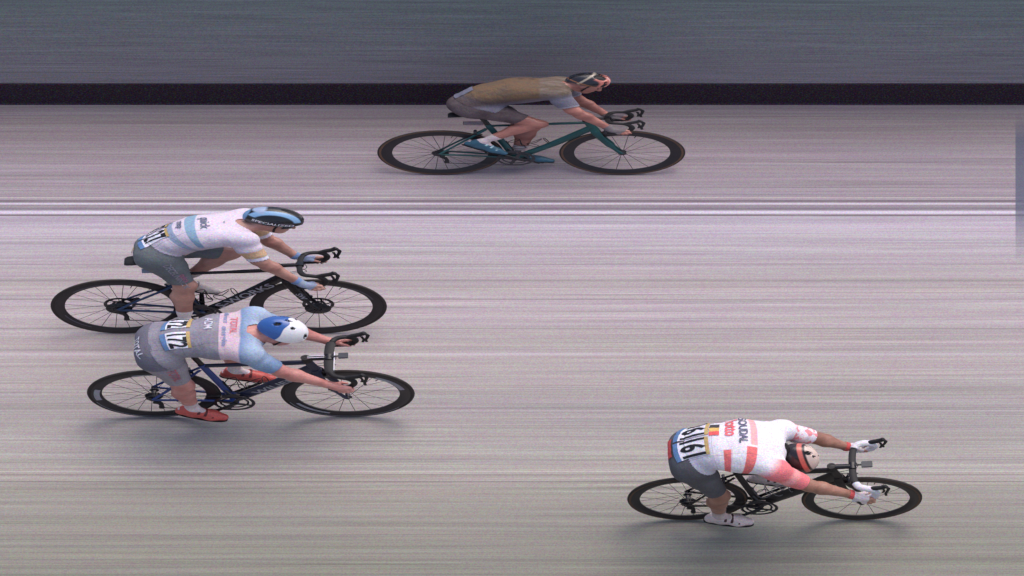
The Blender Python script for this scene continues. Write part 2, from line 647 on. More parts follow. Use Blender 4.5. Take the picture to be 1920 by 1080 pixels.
def build_bike(bi, label, cfg):
    bike = empty('bicycle', label, 'bicycle', 'racing bicycles under the cyclists')
    FM = cfg['frame']
    FM2 = cfg.get('frame2', FM)
    build_wheel(bike, HUB_R, cfg, True, cfg.get('rot_r', 0.1))
    build_wheel(bike, HUB_F, cfg, False, cfg.get('rot_f', 0.25))
    yref = (0, 1, 0)
    th = cfg.get('tube', 1.0)
    # ---- frame
    bm = bmesh.new()
    sweep(bm, smooth_path([HEAD_T + V(-.004, 0, -.018), V(.55, 0, .772), SEAT_TOP + V(-.004, 0, .0)], 4), [(.017, .020 * th)] * 4 + [(.015, .015 * th)] * 5, 12, yref)
    obj('top_tube', bm, FM, bike)
    bm = bmesh.new()
    dt = [HEAD_B + V(-.008, 0, .03), HEAD_B.lerp(BB, .5) + V(-.004, 0, -.004), BB + V(.01, 0, .006)]
    sweep(bm, smooth_path(dt, 5), [(.021, .036 * th)] * 6 + [(.023, .033 * th)] * 5, 14, yref)
    obj('down_tube', bm, FM, bike)
    bm = bmesh.new()
    sweep(bm, [BB, BB.lerp(SEAT_TOP, .5), SEAT_TOP + (SEAT_TOP - BB).normalized() * .02], [(.020, .024), (.016, .022), (.017, .020)], 12, yref)
    obj('seat_tube', bm, FM2, bike)
    bm = bmesh.new()
    sweep(bm, [HEAD_B, HEAD_B.lerp(HEAD_T, .5), HEAD_T], [(.026, .030), (.021, .026), (.021, .023)], 14, yref)
    obj('head_tube', bm, FM, bike)
    for s in (-1, 1):
        bm = bmesh.new()
        sweep(bm, smooth_path([V(.004, s * .064, .338), V(.12, s * .052, .322), V(.33, s * .036, .288), BB + V(-.01, s * .028, .002)], 4),
              [(.007, .010)] + [(.008, .0125)] * 7 + [(.010, .018)] * 5, 10, yref)
        obj('chainstay', bm, FM2, bike)
        bm = bmesh.new()
        tip = V(.248, s * .014, .70) if not cfg.get('low_stays') else V(.272, s * .014, .60)
        sweep(bm, smooth_path([V(-.004, s * .066, .345), V(.10, s * .050, .345 + (tip.z - .345) * .42), tip], 5),
              [(.006, .009)] * 6 + [(.007, .010)] * 5, 10, yref)
        obj('seatstay', bm, FM2, bike)
        bm = bmesh.new()
        box(bm, V(0.0, s * .064, .34), (.034, .006, .03), bev=.002)
        obj('dropout', bm, M_METAL, bike)
    bm = bmesh.new()
    lathe(bm, [(.024, -.042), (.026, -.036), (.026, .036), (.024, .042)], 22, BB.x, BB.z)
    for s in (-1, 1):
        lathe(bm, [(.001, s * .044), (.022, s * .044), (.024, s * .041), (.001, s * .041)], 22, BB.x, BB.z)
    obj('bottom_bracket', bm, FM2, bike)
    # ---- fork
    bm = bmesh.new()
    sweep(bm, [HEAD_B + V(-.002, 0, .012), HEAD_B + V(.004, 0, -.02)], [(.03, .03), (.040, .030)], 14, yref)
    for s in (-1, 1):
        sweep(bm, smooth_path([HEAD_B + V(.003, s * .020, -.006), HEAD_B + V(.012, s * .036, -.045), V(.885, s * .044, .53), V(.945, s * .047, .40), V(.976, s * .049, .345)], 4),
              [(.012, .026)] * 6 + [(.011, .022)] * 5 + [(.008, .013)] * 6, 12, yref)
    obj('fork', bm, cfg.get('fork', FM), bike)
    # ---- seat post and saddle
    bm = bmesh.new()
    d = (SEAT_TOP - BB).normalized()
    sweep(bm, [SEAT_TOP + d * .01, SEAT_TOP + d * .155], [(.0125, .018)] * 2, 12, yref)
    box(bm, SEAT_TOP + d * .165, (.05, .03, .018), bev=.003)
    for s in (-1, 1):
        sweep(bm, smooth_path([V(.055, s * .032, .915), V(.10, s * .022, .905), V(.17, s * .021, .904), V(.27, s * .012, .925), V(.30, s * .005, .932)], 3), .0035, 6)
    obj('seatpost', bm, M_CARBON, bike)
    bm = bmesh.new()
    st = [(0.042, .050, .926), (.055, .068, .938), (.085, .073, .945), (.125, .064, .944), (.165, .044, .942), (.21, .029, .943), (.26, .022, .945),
          (.300, .018, .944), (.318, .010, .938)]
    rows = []
    nn = 12
    for x, hw, z in st:
        row = []
        for k in range(nn + 1):
            u = -1 + 2 * k / nn
            row.append(bm.verts.new((x, u * hw, z - .020 * abs(u) ** 3 * (hw / .07) - .006 * u * u)))
        for k in range(nn + 1):
            u = 1 - 2 * k / nn
            row.append(bm.verts.new((x, u * hw * .94, z - .022 - .018 * (hw / .07) * abs(u) ** 3)))
        rows.append(row)
    L = len(rows[0])
    for i in range(len(rows) - 1):
        for k in range(L):
            bm.faces.new((rows[i][k], rows[i + 1][k], rows[i + 1][(k + 1) % L], rows[i][(k + 1) % L]))
    bm.faces.new(rows[0])
    bm.faces.new(rows[-1])
    obj('saddle', bm, M_BLACK, bike)
    if cfg.get('plate'):
        bm = bmesh.new()
        box(bm, V(.178, -.006, .79), (.11, .004, .055), bev=.001)
        pl = obj('number_plate', bm, cfg['plate'], bike, sm=False)
        for k in range(3):
            bm = bmesh.new()
            box(bm, V(.178, -.0095, .775 + .015 * k), (.10, .002, .005))
            obj('print_stripe', bm, M_GREYP, pl, sm=False)
    # ---- stem and bars
    bm = bmesh.new()
    sweep(bm, [HEAD_T + V(0, 0, -.002), HEAD_T + V(-.010, 0, .052)], .025, 14)
    obj('spacer_stack', bm, M_BLACK, bike)
    bm = bmesh.new()
    sweep(bm, [HEAD_T + V(-.012, 0, .034), V(.90, 0, .862)], [(.020, .020), (.019, .018)], 12, yref)
    sweep(bm, [V(.898, -.026, .862), V(.898, .026, .862)], .022, 14)
    stem = obj('stem', bm, cfg.get('stem', M_CARBON), bike)
    if cfg.get('stem_line'):
        for s in (-1, 1):
            bm = bmesh.new()
            a, b = HEAD_T + V(0, s * .008, .0565), V(.875, s * .008, .8835)
            sweep(bm, [a, b], [(.003, .0015)] * 2, 4, ref=(0, 1, 0))
            obj('stem_stripe', bm, M_WHITE, stem, sm=False)
    bar = None
    bm = bmesh.new()
    for s in (-1, 1):
        p = bar_half(s)
        fw = cfg.get('bar_flat', 1.0)
        rad = []
        for i, q in enumerate(p):
            if abs(q.y) < .15:
                rad.append((.0125, .0155 * fw))
            else:
                rad.append((.0135, .0135))
        sweep(bm, p, rad, 10, ref=None)
    bar = obj('handlebar', bm, M_BLACK, bike)
    if cfg.get('bar_line'):
        bm = bmesh.new()
        sweep(bm, [V(.925, -.13, .873), V(.925, .05, .873)], [(.003, .004)] * 2, 6, ref=(1, 0, 0))
        obj('bar_stripe', bm, M_WHITE, bar, sm=False)
    tape = cfg.get('tape', M_BLACK)
    for s in (-1, 1):
        p = bar_half(s)
        i0 = cfg.get('tape_from', 12)
        bm = bmesh.new()
        q = p[i0:]
        fine = smooth_path(q, 2)
        sweep(bm, fine, [cfg.get('tape_r', .0165) + (.0008 if i % 2 else 0) for i in range(len(fine))], 12)
        obj('bar_tape', bm, tape, bar)
        # hood body and lever
        bm = bmesh.new()
        sweep(bm, smooth_path([V(.985, s * .200, .866), V(1.015, s * .202, .880), V(1.045, s * .204, .893), V(1.068, s * .205, .910), V(1.078, s * .205, .918)], 3),
              [(.015, .017)] * 3 + [(.015, .020)] * 4 + [(.014, .018)] * 3 + [(.013, .021)] * 2 + [(.008, .012)], 12, yref)
        br = obj('brake_hood', bm, cfg.get('hood', M_BLACK), bike)
        bm = bmesh.new()
        sweep(bm, smooth_path([V(1.070, s * .205, .903), V(1.088, s * .206, .885), V(1.086, s * .207, .850), V(1.078, s * .209, .815), V(1.082, s * .212, .785)], 3),
              [(.005, .011)] * 5 + [(.005, .009)] * 4 + [(.005, .008)] * 4, 8, yref)
        sweep(bm, smooth_path([V(1.058, s * .200, .872), V(1.068, s * .197, .835), V(1.062, s * .196, .80)], 3), [(.003, .008)] * 7, 6, yref)
        obj('lever_blade', bm, M_METAL if cfg.get('metal_lever') else M_BLACK, br)
    # cables
    for s in (-1, 1):
        bm = bmesh.new()
        sweep(bm, smooth_path([V(.915, s * .05, .850), V(.93, s * .03, .80), V(.87, s * .012, .77), V(.815, s * .006, .755)], 5), .0022, 6)
        obj('cable', bm, M_BLACK, bike)
    if cfg.get('computer'):
        bm = bmesh.new()
        sweep(bm, [V(.905, 0, .88), V(.945, 0, .886)], [(.008, .003)] * 2, 6, yref)
        mt = obj('computer_mount', bm, M_BLACK, bike)
        bm = bmesh.new()
        cs = cfg['computer']
        box(bm, V(.945 + cs / 2, 0, .892), (cs, .052, .014), Matrix.Rotation(R(-8), 3, 'Y'), .003)
        obj('computer', bm, simple('computer_case', (52, 54, 62), 0.3), mt)
    # ---- cranks
    ca = cfg['crank']
    dv = V(math.cos(ca), 0, math.sin(ca)) * .1725
    ybase = -.048
    bm = bmesh.new()
    rr = .102
    lathe(bm, [(rr - .014, ybase), (rr, ybase), (rr, ybase + .003), (rr - .014, ybase + .003)], 60)
    for q in range(48):
        a = 2 * math.pi * q / 48
        box(bm, V((rr + .002) * math.cos(a), ybase + .0015, (rr + .002) * math.sin(a)), (.006, .0024, .005), Matrix.Rotation(-a, 3, 'Y'))
    lathe(bm, [(.064, ybase + .007), (.076, ybase + .007), (.076, ybase + .0095), (.064, ybase + .0095)], 48)
    for q in range(4):
        a = ca + .5 + q * math.pi / 2
        sweep(bm, [V(0, ybase - .003, 0), V(.092 * math.cos(a), ybase - .001, .092 * math.sin(a))], [(.004, .016), (.003, .009)], 6, yref)
    ring = obj('chainring', bm, M_METAL if not cfg.get('ring') else cfg['ring'], bike, angle=30)
    ring.location = BB
    for s, sg in ((-1, 1), (1, -1)):
        e = BB + dv * sg
        bm = bmesh.new()
        y0, y1 = s * .058, s * .072
        sweep(bm, [BB + V(0, y0, 0) - dv * sg * .08, BB + V(0, y0, 0) + dv * sg * .05, e + V(0, y1, 0) - dv * sg * .06, e + V(0, y1, 0) + dv * sg * .06],
              [(.006, .012), (.009, .016), (.007, .012), (.005, .008)], 12, yref)
        crank = obj('crank_arm', bm, M_CARBON, bike)
        bm = bmesh.new()
        fd = cfg['foot_dir'][0 if s < 0 else 1]
        an = math.atan2(fd[1], fd[0])
        sweep(bm, [e + V(0, s * .07, 0), e + V(0, s * .125, 0)], .006, 8)
        box(bm, e + V(0, s * .112, 0), (.066, .058, .014), Matrix.Rotation(-an, 3, 'Y'), .004)
        sweep(bm, [e + V(-.03, s * .112, 0), e + V(-.045, s * .112, .004)], [(.018, .004), (.012, .003)], 6, yref)
        obj('pedal', bm, M_BLACK, bike)
    # ---- chain, derailleurs
    bm = bmesh.new()
    pj = V(.022, -.050, .285)      # upper pulley
    pt = V(.035, -.050, .215)      # tension pulley
    cyl = -.0465
    path = []
    for k in range(7):
        a = R(95 + 30 * k)
        path.append(V(.0 + .036 * math.cos(a), cyl, .34 + .036 * math.sin(a)))
    path += [V(pj.x + .012, cyl, pj.z), V(pt.x - .012, cyl, pt.z), V(pt.x + .002, cyl, pt.z - .013)]
    for k in range(13):
        a = R(-98 + 16 * k)
        path.append(BB + V(.103 * math.cos(a), cyl, .103 * math.sin(a)))
    sweep(bm, path, [(.0032, .0042)] * len(path), 6, yref, closed=True)
    obj('chain', bm, M_METAL, bike)
    bm = bmesh.new()
    sweep(bm, [V(.012, -.058, .318), V(.010, -.062, .300), pj + V(0, -.008, 0)], [(.010, .014), (.012, .018), (.008, .012)], 10, yref)
    for p, r in ((pj, .015), (pt, .015)):
        lathe(bm, [(r, p.y - .003), (r, p.y + .003), (.004, p.y + .003), (.004, p.y - .003)], 16, p.x, p.z)
    for s in (-.008, .006):
        sweep(bm, [pj + V(0, s, .008), pj.lerp(pt, .5) + V(.008, s, 0), pt + V(0, s, -.01)], [(.0015, .013), (.0015, .010), (.0015, .013)], 8, yref)
    obj('rear_derailleur', bm, M_BLACK, bike)
    bm = bmesh.new()
    fdp = BB + V(-.015, -.043, .112)
    sweep(bm, smooth_path([fdp + V(-.045, 0, -.02), fdp, fdp + V(.045, 0, -.004)], 3), [(.007, .012)] * 7, 6, yref)
    sweep(bm, [fdp + V(0, .005, .0), BB.lerp(SEAT_TOP, .3) + V(0, -.012, 0)], .008, 8)
    obj('front_derailleur', bm, M_METAL, bike)
    # ---- brakes
    if cfg.get('disc'):
        for c, n_ in ((HUB_F + V(-.05, .052, .075), 0), (HUB_R + V(.075, .052, .045), 1)):
            bm = bmesh.new()
            box(bm, c, (.035, .03, .055), Matrix.Rotation(R(25 if n_ == 0 else 60), 3, 'Y'), .006)
            obj('brake_caliper', bm, M_CARBON, bike)
    else:
        for c, dx in ((HEAD_B + V(.048, 0, -.022), .014), (V(.205, 0, .655), -.016)):
            bm = bmesh.new()
            for s in (-1, 1):
                sweep(bm, smooth_path([c + V(dx, s * .004, .018), c + V(dx, s * .030, .012), c + V(dx, s * .034, -.018), c + V(0, s * .020, -.04)], 3),
                      [(.007, .009)] * 10, 8)
                box(bm, c + V(0, s * .016, -.042), (.045, .007, .011), bev=.002)
            obj('brake_caliper', bm, M_METAL, bike)
    # ---- bottle cages
    for base, top in ((BB.lerp(HEAD_B, .28), BB.lerp(HEAD_B, .60)), (BB.lerp(SEAT_TOP, .22), BB.lerp(SEAT_TOP, .58))):
        ax = (top - base).normalized()
        nrm = V(-ax.z, 0, ax.x) if base.x > BB.x + .05 else V(ax.z, 0, -ax.x)
        bm = bmesh.new()
        c0 = base + nrm * .022
        for h, tilt in ((.03, .01), (.13, -.014)):
            loop = []
            for k in range(16):
                a = 2 * math.pi * k / 16
                loop.append(c0 + ax * (h + tilt * math.cos(a)) + nrm * (.040 - .037 * math.cos(a)) + V(0, .037 * math.sin(a), 0))
            sweep(bm, loop, .003, 6, closed=True)
        for s in (-1, 1):
            sweep(bm, smooth_path([c0 + ax * .13 + nrm * .075 + V(0, s * .012, 0), c0 + ax * .07 + nrm * .066 + V(0, s * .025, 0),
                                   c0 + ax * .03 + nrm * .076 + V(0, s * .01, 0)], 4), .003, 6)
            sweep(bm, [c0 + ax * .0 + V(0, s * .008, -.004), c0 + ax * .14 + V(0, s * .008, 0)], .003, 6)
        obj('bottle_cage', bm, cfg.get('cage', M_BLACK), bike)
    # ---- lettering on the down tube
    if cfg.get('word'):
        w, h, m, f0, xs = cfg['word']
        ax = (HEAD_B - BB).normalized()
        up = V(-ax.z, 0, ax.x)
        o = BB.lerp(HEAD_B, f0) + V(0, -.0232, 0)
        fr = Matrix(((ax.x, up.x, 0, o.x), (0, -.0, -1, o.y), (ax.z, up.z, 0, o.z), (0, 0, 0, 1)))
        flat_text('tube_lettering', w, h, fr, m, bike, 0.02, xs)
    for w, h, m, f0, xs in cfg.get('fork_word', []):
        a, b = V(.862, 0, .59), V(.955, 0, .385)
        ax = (b - a).normalized()
        up = V(-ax.z, 0, ax.x)
        o = a.lerp(b, f0) + V(0, -.058, 0)
        fr = Matrix(((ax.x, up.x, 0, o.x), (0, 0, -1, o.y), (ax.z, up.z, 0, o.z), (0, 0, 0, 1)))
        flat_text('fork_lettering', w, h, fr, m, bike, 0.03, xs)
    return bike

# ------------------------------------------------------------------ people: a smooth field turned into one skin
def npv(p):
    return np.array(p, dtype=np.float32)


class Body:
    def __init__(self, lo, hi, h):
        self.lo = npv(lo)
        self.h = h
        self.n = [int(math.ceil((hi[i] - lo[i]) / h)) + 1 for i in range(3)]
        self.F = np.full(self.n, 0.5, dtype=np.float32)
        self.prims = []

    @staticmethod
    def dist(pr, X, Y, Z):
        if pr[0] == 'cap':
            _, a, b, r1, r2, w, ax, _, _ = pr
            ab = b - a
            px, py, pz = X - a[0], (Y - a[1]), Z - a[2]
            den = float(ab @ ab) + 1e-9
            t = np.clip((px * ab[0] + py * ab[1] + pz * ab[2]) / den, 0, 1)
            dx, dy, dz = px - t * ab[0], (py - t * ab[1]) / w, pz - t * ab[2]
            r = r1 + (r2 - r1) * t
            return np.sqrt(dx * dx + dy * dy + dz * dz) - r
        _, c, Rm, rad, _, _, _, _, _ = pr
        px, py, pz = X - c[0], Y - c[1], Z - c[2]
        q = []
        for i in range(3):
            q.append((px * Rm[0][i] + py * Rm[1][i] + pz * Rm[2][i]) / rad[i])
        l = np.sqrt(q[0] ** 2 + q[1] ** 2 + q[2] ** 2) + 1e-9
        l2 = np.sqrt((q[0] / rad[0]) ** 2 + (q[1] / rad[1]) ** 2 + (q[2] / rad[2]) ** 2) + 1e-9
        return l * (l - 1) / l2

    def add(self, pr, lo, hi, k):
        self.prims.append(pr)
        pad = k + 0.03
        i0 = [max(0, int((lo[i] - pad - self.lo[i]) / self.h)) for i in range(3)]
        i1 = [min(self.n[i], int((hi[i] + pad - self.lo[i]) / self.h) + 2) for i in range(3)]
        if any(i1[i] <= i0[i] for i in range(3)):
            return
        X = (self.lo[0] + self.h * np.arange(i0[0], i1[0], dtype=np.float32))[:, None, None]
        Y = (self.lo[1] + self.h * np.arange(i0[1], i1[1], dtype=np.float32))[None, :, None]
        Z = (self.lo[2] + self.h * np.arange(i0[2], i1[2], dtype=np.float32))[None, None, :]
        d = self.dist(pr, X, Y, Z)
        sl = (slice(i0[0], i1[0]), slice(i0[1], i1[1]), slice(i0[2], i1[2]))
        a = self.F[sl]
        hh = np.maximum(k - np.abs(a - d), 0) / k
        self.F[sl] = np.minimum(a, d) - hh * hh * k * 0.25

    def cap(self, a, b, r1, r2, grp, k=0.03, w=1.0):
        a, b = npv(a), npv(b)
        rm = max(r1, r2)
        e = np.array([rm, rm * w, rm])
        self.add(('cap', a, b, r1, r2, w, None, grp, k), np.minimum(a, b) - e, np.maximum(a, b) + e, k)

    def ell(self, c, Rm, rad, grp, k=0.02):
        c = npv(c)
        m = max(rad)
        self.add(('ell', c, Rm, rad, 0, 0, None, grp, k), c - m, c + m, k)

    def mesh(self):
        F = self.F
        ins = F < 0
        s = ins[:-1, :-1, :-1].astype(np.int8)
        cnt = np.zeros([x - 1 for x in F.shape], dtype=np.int8)
        for dx in (0, 1):
            for dy in (0, 1):
                for dz in (0, 1):
                    cnt += ins[dx:F.shape[0] - 1 + dx, dy:F.shape[1] - 1 + dy, dz:F.shape[2] - 1 + dz]
        act = (cnt > 0) & (cnt < 8)
        I = np.argwhere(act)
        idx = np.full(act.shape, -1, dtype=np.int32)
        idx[act] = np.arange(len(I))
        acc = np.zeros((len(I), 3))
        num = np.zeros(len(I))
        corners = [(0, 0, 0), (1, 0, 0), (0, 1, 0), (1, 1, 0), (0, 0, 1), (1, 0, 1), (0, 1, 1), (1, 1, 1)]
        val = [F[I[:, 0] + c[0], I[:, 1] + c[1], I[:, 2] + c[2]] for c in corners]
        for a in range(8):
            for b in range(a + 1, 8):
                if sum(abs(corners[a][i] - corners[b][i]) for i in range(3)) != 1:
                    continue
                va, vb = val[a], val[b]
                m = (va < 0) != (vb < 0)
                t = np.where(m, va / np.where(m, va - vb, 1), 0)
                pa, pb = np.array(corners[a]), np.array(corners[b])
                pos = pa[None] + t[:, None] * (pb - pa)[None]
                acc[m] += pos[m]
                num[m] += 1
        P = (I + acc / num[:, None]) * self.h + self.lo
        quads = []
        for ax in range(3):
            o1, o2 = [(1, 2), (2, 0), (0, 1)][ax]
            sl0 = [slice(None)] * 3
            sl1 = [slice(None)] * 3
            sl0[ax] = slice(0, -1)
            sl1[ax] = slice(1, None)
            A, B = ins[tuple(sl0)], ins[tuple(sl1)]
            for flip, M in ((False, A & ~B), (True, ~A & B)):
                E = np.argwhere(M)
                ok = (E[:, o1] > 0) & (E[:, o2] > 0) & (E[:, o1] < F.shape[o1] - 1) & (E[:, o2] < F.shape[o2] - 1)
                E = E[ok]
                def cell(d1, d2):
                    G = E.copy()
                    G[:, o1] -= d1
                    G[:, o2] -= d2
                    return idx[G[:, 0], G[:, 1], G[:, 2]]
                q = np.stack([cell(1, 1), cell(0, 1), cell(0, 0), cell(1, 0)], 1)
                quads.append(q[:, ::-1] if flip else q)
        Q = np.concatenate(quads)
        return P, Q


def mesh_np(name, P, Q, mat, parent):
    me = bpy.data.meshes.new(name)
    me.vertices.add(len(P))
    me.vertices.foreach_set('co', np.asarray(P, dtype=np.float32).ravel())
    me.loops.add(Q.size)
    me.loops.foreach_set('vertex_index', Q.ravel().astype(np.int32))
    me.polygons.add(len(Q))
    me.polygons.foreach_set('loop_start', np.arange(0, Q.size, 4, dtype=np.int32))
    me.polygons.foreach_set('loop_total', np.full(len(Q), 4, dtype=np.int32))
    me.polygons.foreach_set('use_smooth', np.ones(len(Q), dtype=bool))
    me.update(calc_edges=True)
    me.materials.append(mat)
    o = bpy.data.objects.new(name, me)
    return link(o, parent)


def laplace(P, Q, it, wgt):
    e = np.concatenate([Q[:, [0, 1]], Q[:, [1, 2]], Q[:, [2, 3]], Q[:, [3, 0]]])
    e = np.concatenate([e, e[:, ::-1]])
    deg = np.bincount(e[:, 0], minlength=len(P)).astype(float)
    for _ in range(it):
        s = np.stack([np.bincount(e[:, 0], weights=P[e[:, 1], i], minlength=len(P)) for i in range(3)], 1)
        P = P + (s / np.maximum(deg, 1)[:, None] - P) * wgt[:, None]
    return P


def vnormals(P, Q):
    n = np.cross(P[Q[:, 2]] - P[Q[:, 0]], P[Q[:, 3]] - P[Q[:, 1]])
    out = np.zeros_like(P)
    for i in range(4):
        for c in range(3):
            out[:, c] += np.bincount(Q[:, i], weights=n[:, c], minlength=len(P))
    return out / (np.linalg.norm(out, axis=1)[:, None] + 1e-12)


def chain(P, pts):
    """coordinate along a polyline (segment units, open at both ends)"""
    best = np.full(len(P), 1e9)
    co = np.zeros(len(P))
    for i in range(len(pts) - 1):
        a, b = np.array(pts[i], float), np.array(pts[i + 1], float)
        ab = b - a
        t = ((P - a) @ ab) / (ab @ ab)
        tc = t.copy()
        if i > 0:
            tc = np.maximum(tc, 0)
        if i < len(pts) - 2:
            tc = np.minimum(tc, 1)
        d = np.linalg.norm(P - a - tc[:, None] * ab, axis=1)
        m = d < best
        best[m] = d[m]
        co[m] = i + tc[m]
    return co


def shell(name, P, N, Q, m, off, mat, parent, attrs=None, wr=0.0, seed=0):
    """garment: the part of the skin where m > 0, lifted by off, with a clean hem"""
    inside = m > 0
    fi = inside[Q].any(axis=1)
    q = Q[fi]
    used = np.unique(q)
    remap = np.full(len(P), -1)
    remap[used] = np.arange(len(used))
    pos = P + N * off
    # slide outside vertices back to the hem
    e = np.concatenate([q[:, [0, 1]], q[:, [1, 2]], q[:, [2, 3]], q[:, [3, 0]]])
    e = np.concatenate([e, e[:, ::-1]])
    cross = (~inside[e[:, 0]]) & inside[e[:, 1]]
    ec = e[cross]
    t = np.clip(m[ec[:, 1]] / (m[ec[:, 1]] - m[ec[:, 0]] + 1e-9), 0, 1)
    hp = P[ec[:, 1]] + (P[ec[:, 0]] - P[ec[:, 1]]) * t[:, None]
    acc = np.zeros_like(P)
    num = np.bincount(ec[:, 0], minlength=len(P)).astype(float)
    for c in range(3):
        acc[:, c] = np.bincount(ec[:, 0], weights=hp[:, c], minlength=len(P))
    mv = num > 0
    hem = acc[mv] / num[mv][:, None]
    pos[mv] = hem + N[mv] * off * 0.7
    if wr > 0:
        for i in used:
            p = P[i]
            v = Vector((p[0] * 9 + seed, p[1] * 3.5, p[2] * 7))
            w = noise.noise(v) + 0.6 * (0.5 - abs(noise.noise(v * 1.9)) * 2)
            pos[i] += N[i] * wr * (0.6 + w)
    o = mesh_np(name, pos[used], remap[q], mat, parent)
    for k, a in (attrs or {}).items():
        at = o.data.attributes.new(k, 'FLOAT', 'POINT')
        at.data.foreach_set('value', np.asarray(a[used], dtype=np.float32))
    return o, pos[used], remap[q]


def frame3(f, u):
    """orthonormal rows: forward, left, up as columns"""
    f = Vector(f).normalized()
    u = Vector(u)
    u = (u - f * u.dot(f)).normalized()
    l = u.cross(f)
    return Matrix(((f.x, l.x, u.x), (f.y, l.y, u.y), (f.z, l.z, u.z)))


def build_helmet(parent, M3, centre, cfg):
    """shell in the head's own frame: x forward, y left, z up"""
    NT_, NP = 40, 96
    bm = bmesh.new()
    L_f, L_b, W, H = cfg.get('dims', (.128, .158, .098, .112))
    vents = cfg['vents']        # list of (x0, x1, y, half width)
    rows = []
    flags = {}
    for i in range(NT_ + 1):
        a = (i / NT_) * 1.0
        row = []
        for j in range(NP):
            ph = 2 * math.pi * j / NP
            rim = R(97 - 9 * math.cos(ph)) + (R(9) * max(0, -math.cos(ph)) ** 2)
            th = a * rim
            cx, cy = math.cos(ph), math.sin(ph)
            lx = L_f if cx > 0 else L_b
            x = lx * math.sin(th) * cx
            y = W * math.sin(th) * cy * (1.0 - .10 * max(0, -cx))
            z = H * math.cos(th) + (0.010 * (-x / L_b) if x < 0 else 0)
            p = V(x, y, z)
            n = V(x / lx ** 2, y / W ** 2, z / H ** 2).normalized()
            dep = 0.0
            for (x0, x1, yc, hw) in vents:
                cxm, hx = (x0 + x1) / 2, (x1 - x0) / 2
                q = ((x - cxm) / hx) ** 2 + ((y - yc) / hw) ** 2 if z > -.02 else 9
                if q < 1.25:
                    dep = max(dep, min(1, (1.25 - q) * 2.2))
            p = p - n * .016 * dep
            v = bm.verts.new(p)
            flags[v] = dep
            row.append(v)
        rows.append(row)
    top = rows[0][0]
    for i in range(1, NT_ + 1):
        for j in range(NP):
            A, B = rows[i - 1], rows[i]
            k = (j + 1) % NP
            if i == 1:
                f = bm.faces.new((top, B[j], B[k]))
            else:
                f = bm.faces.new((A[j], B[j], B[k], A[k]))
            if sum(flags[v] for v in f.verts) / len(f.verts) > .45:
                f.material_index = 1
    for v in rows[0][1:]:
        bm.verts.remove(v)
    # rolled rim
    inner = [bm.verts.new(V(v.co.x * .93, v.co.y * .90, v.co.z + .004)) for v in rows[-1]]
    inner2 = [bm.verts.new(V(v.co.x * .86, v.co.y * .84, v.co.z + .045)) for v in rows[-1]]
    for j in range(NP):
        k = (j + 1) % NP
        f = bm.faces.new((rows[-1][j], inner[j], inner[k], rows[-1][k]))
        f.material_index = 1
        f = bm.faces.new((inner[j], inner2[j], inner2[k], inner[k]))
        f.material_index = 1
    o = obj('helmet', bm, [cfg['mat'], M_BLACK], parent, angle=50)
    o.matrix_local = Matrix.Translation(centre) @ M3.to_4x4()
    o.scale = (cfg.get('hs', 1.0),) * 3
    for word, x0, z0, size, xs, mt in cfg.get('marks', []):
        vs, fs = text_tris(word, .02)
        out = []
        for u, v in vs:
            x, z = x0 + u * size * xs, z0 + v * size
            lx = L_f if x > 0 else L_b
            q = max(.02, 1 - (x / lx) ** 2 - (z / H) ** 2)
            out.append((x, -(W * (1.0 - .10 * max(0, -x / lx))) * math.sqrt(q) - .003, z))
        from_py('lettering', out, fs, mt, o, False)
    # chin straps
    for s in (-1, 1):
        bm = bmesh.new()
        sweep(bm, smooth_path([V(.03, s * .082, -.005), V(.025, s * .080, -.05), V(.035, s * .055, -.105), V(.045, s * .0, -.125)], 4), [(.006, .0015)] * 13, 6, ref=(1, 0, 0))
        obj('strap', bm, M_BLACK, o)
    return o


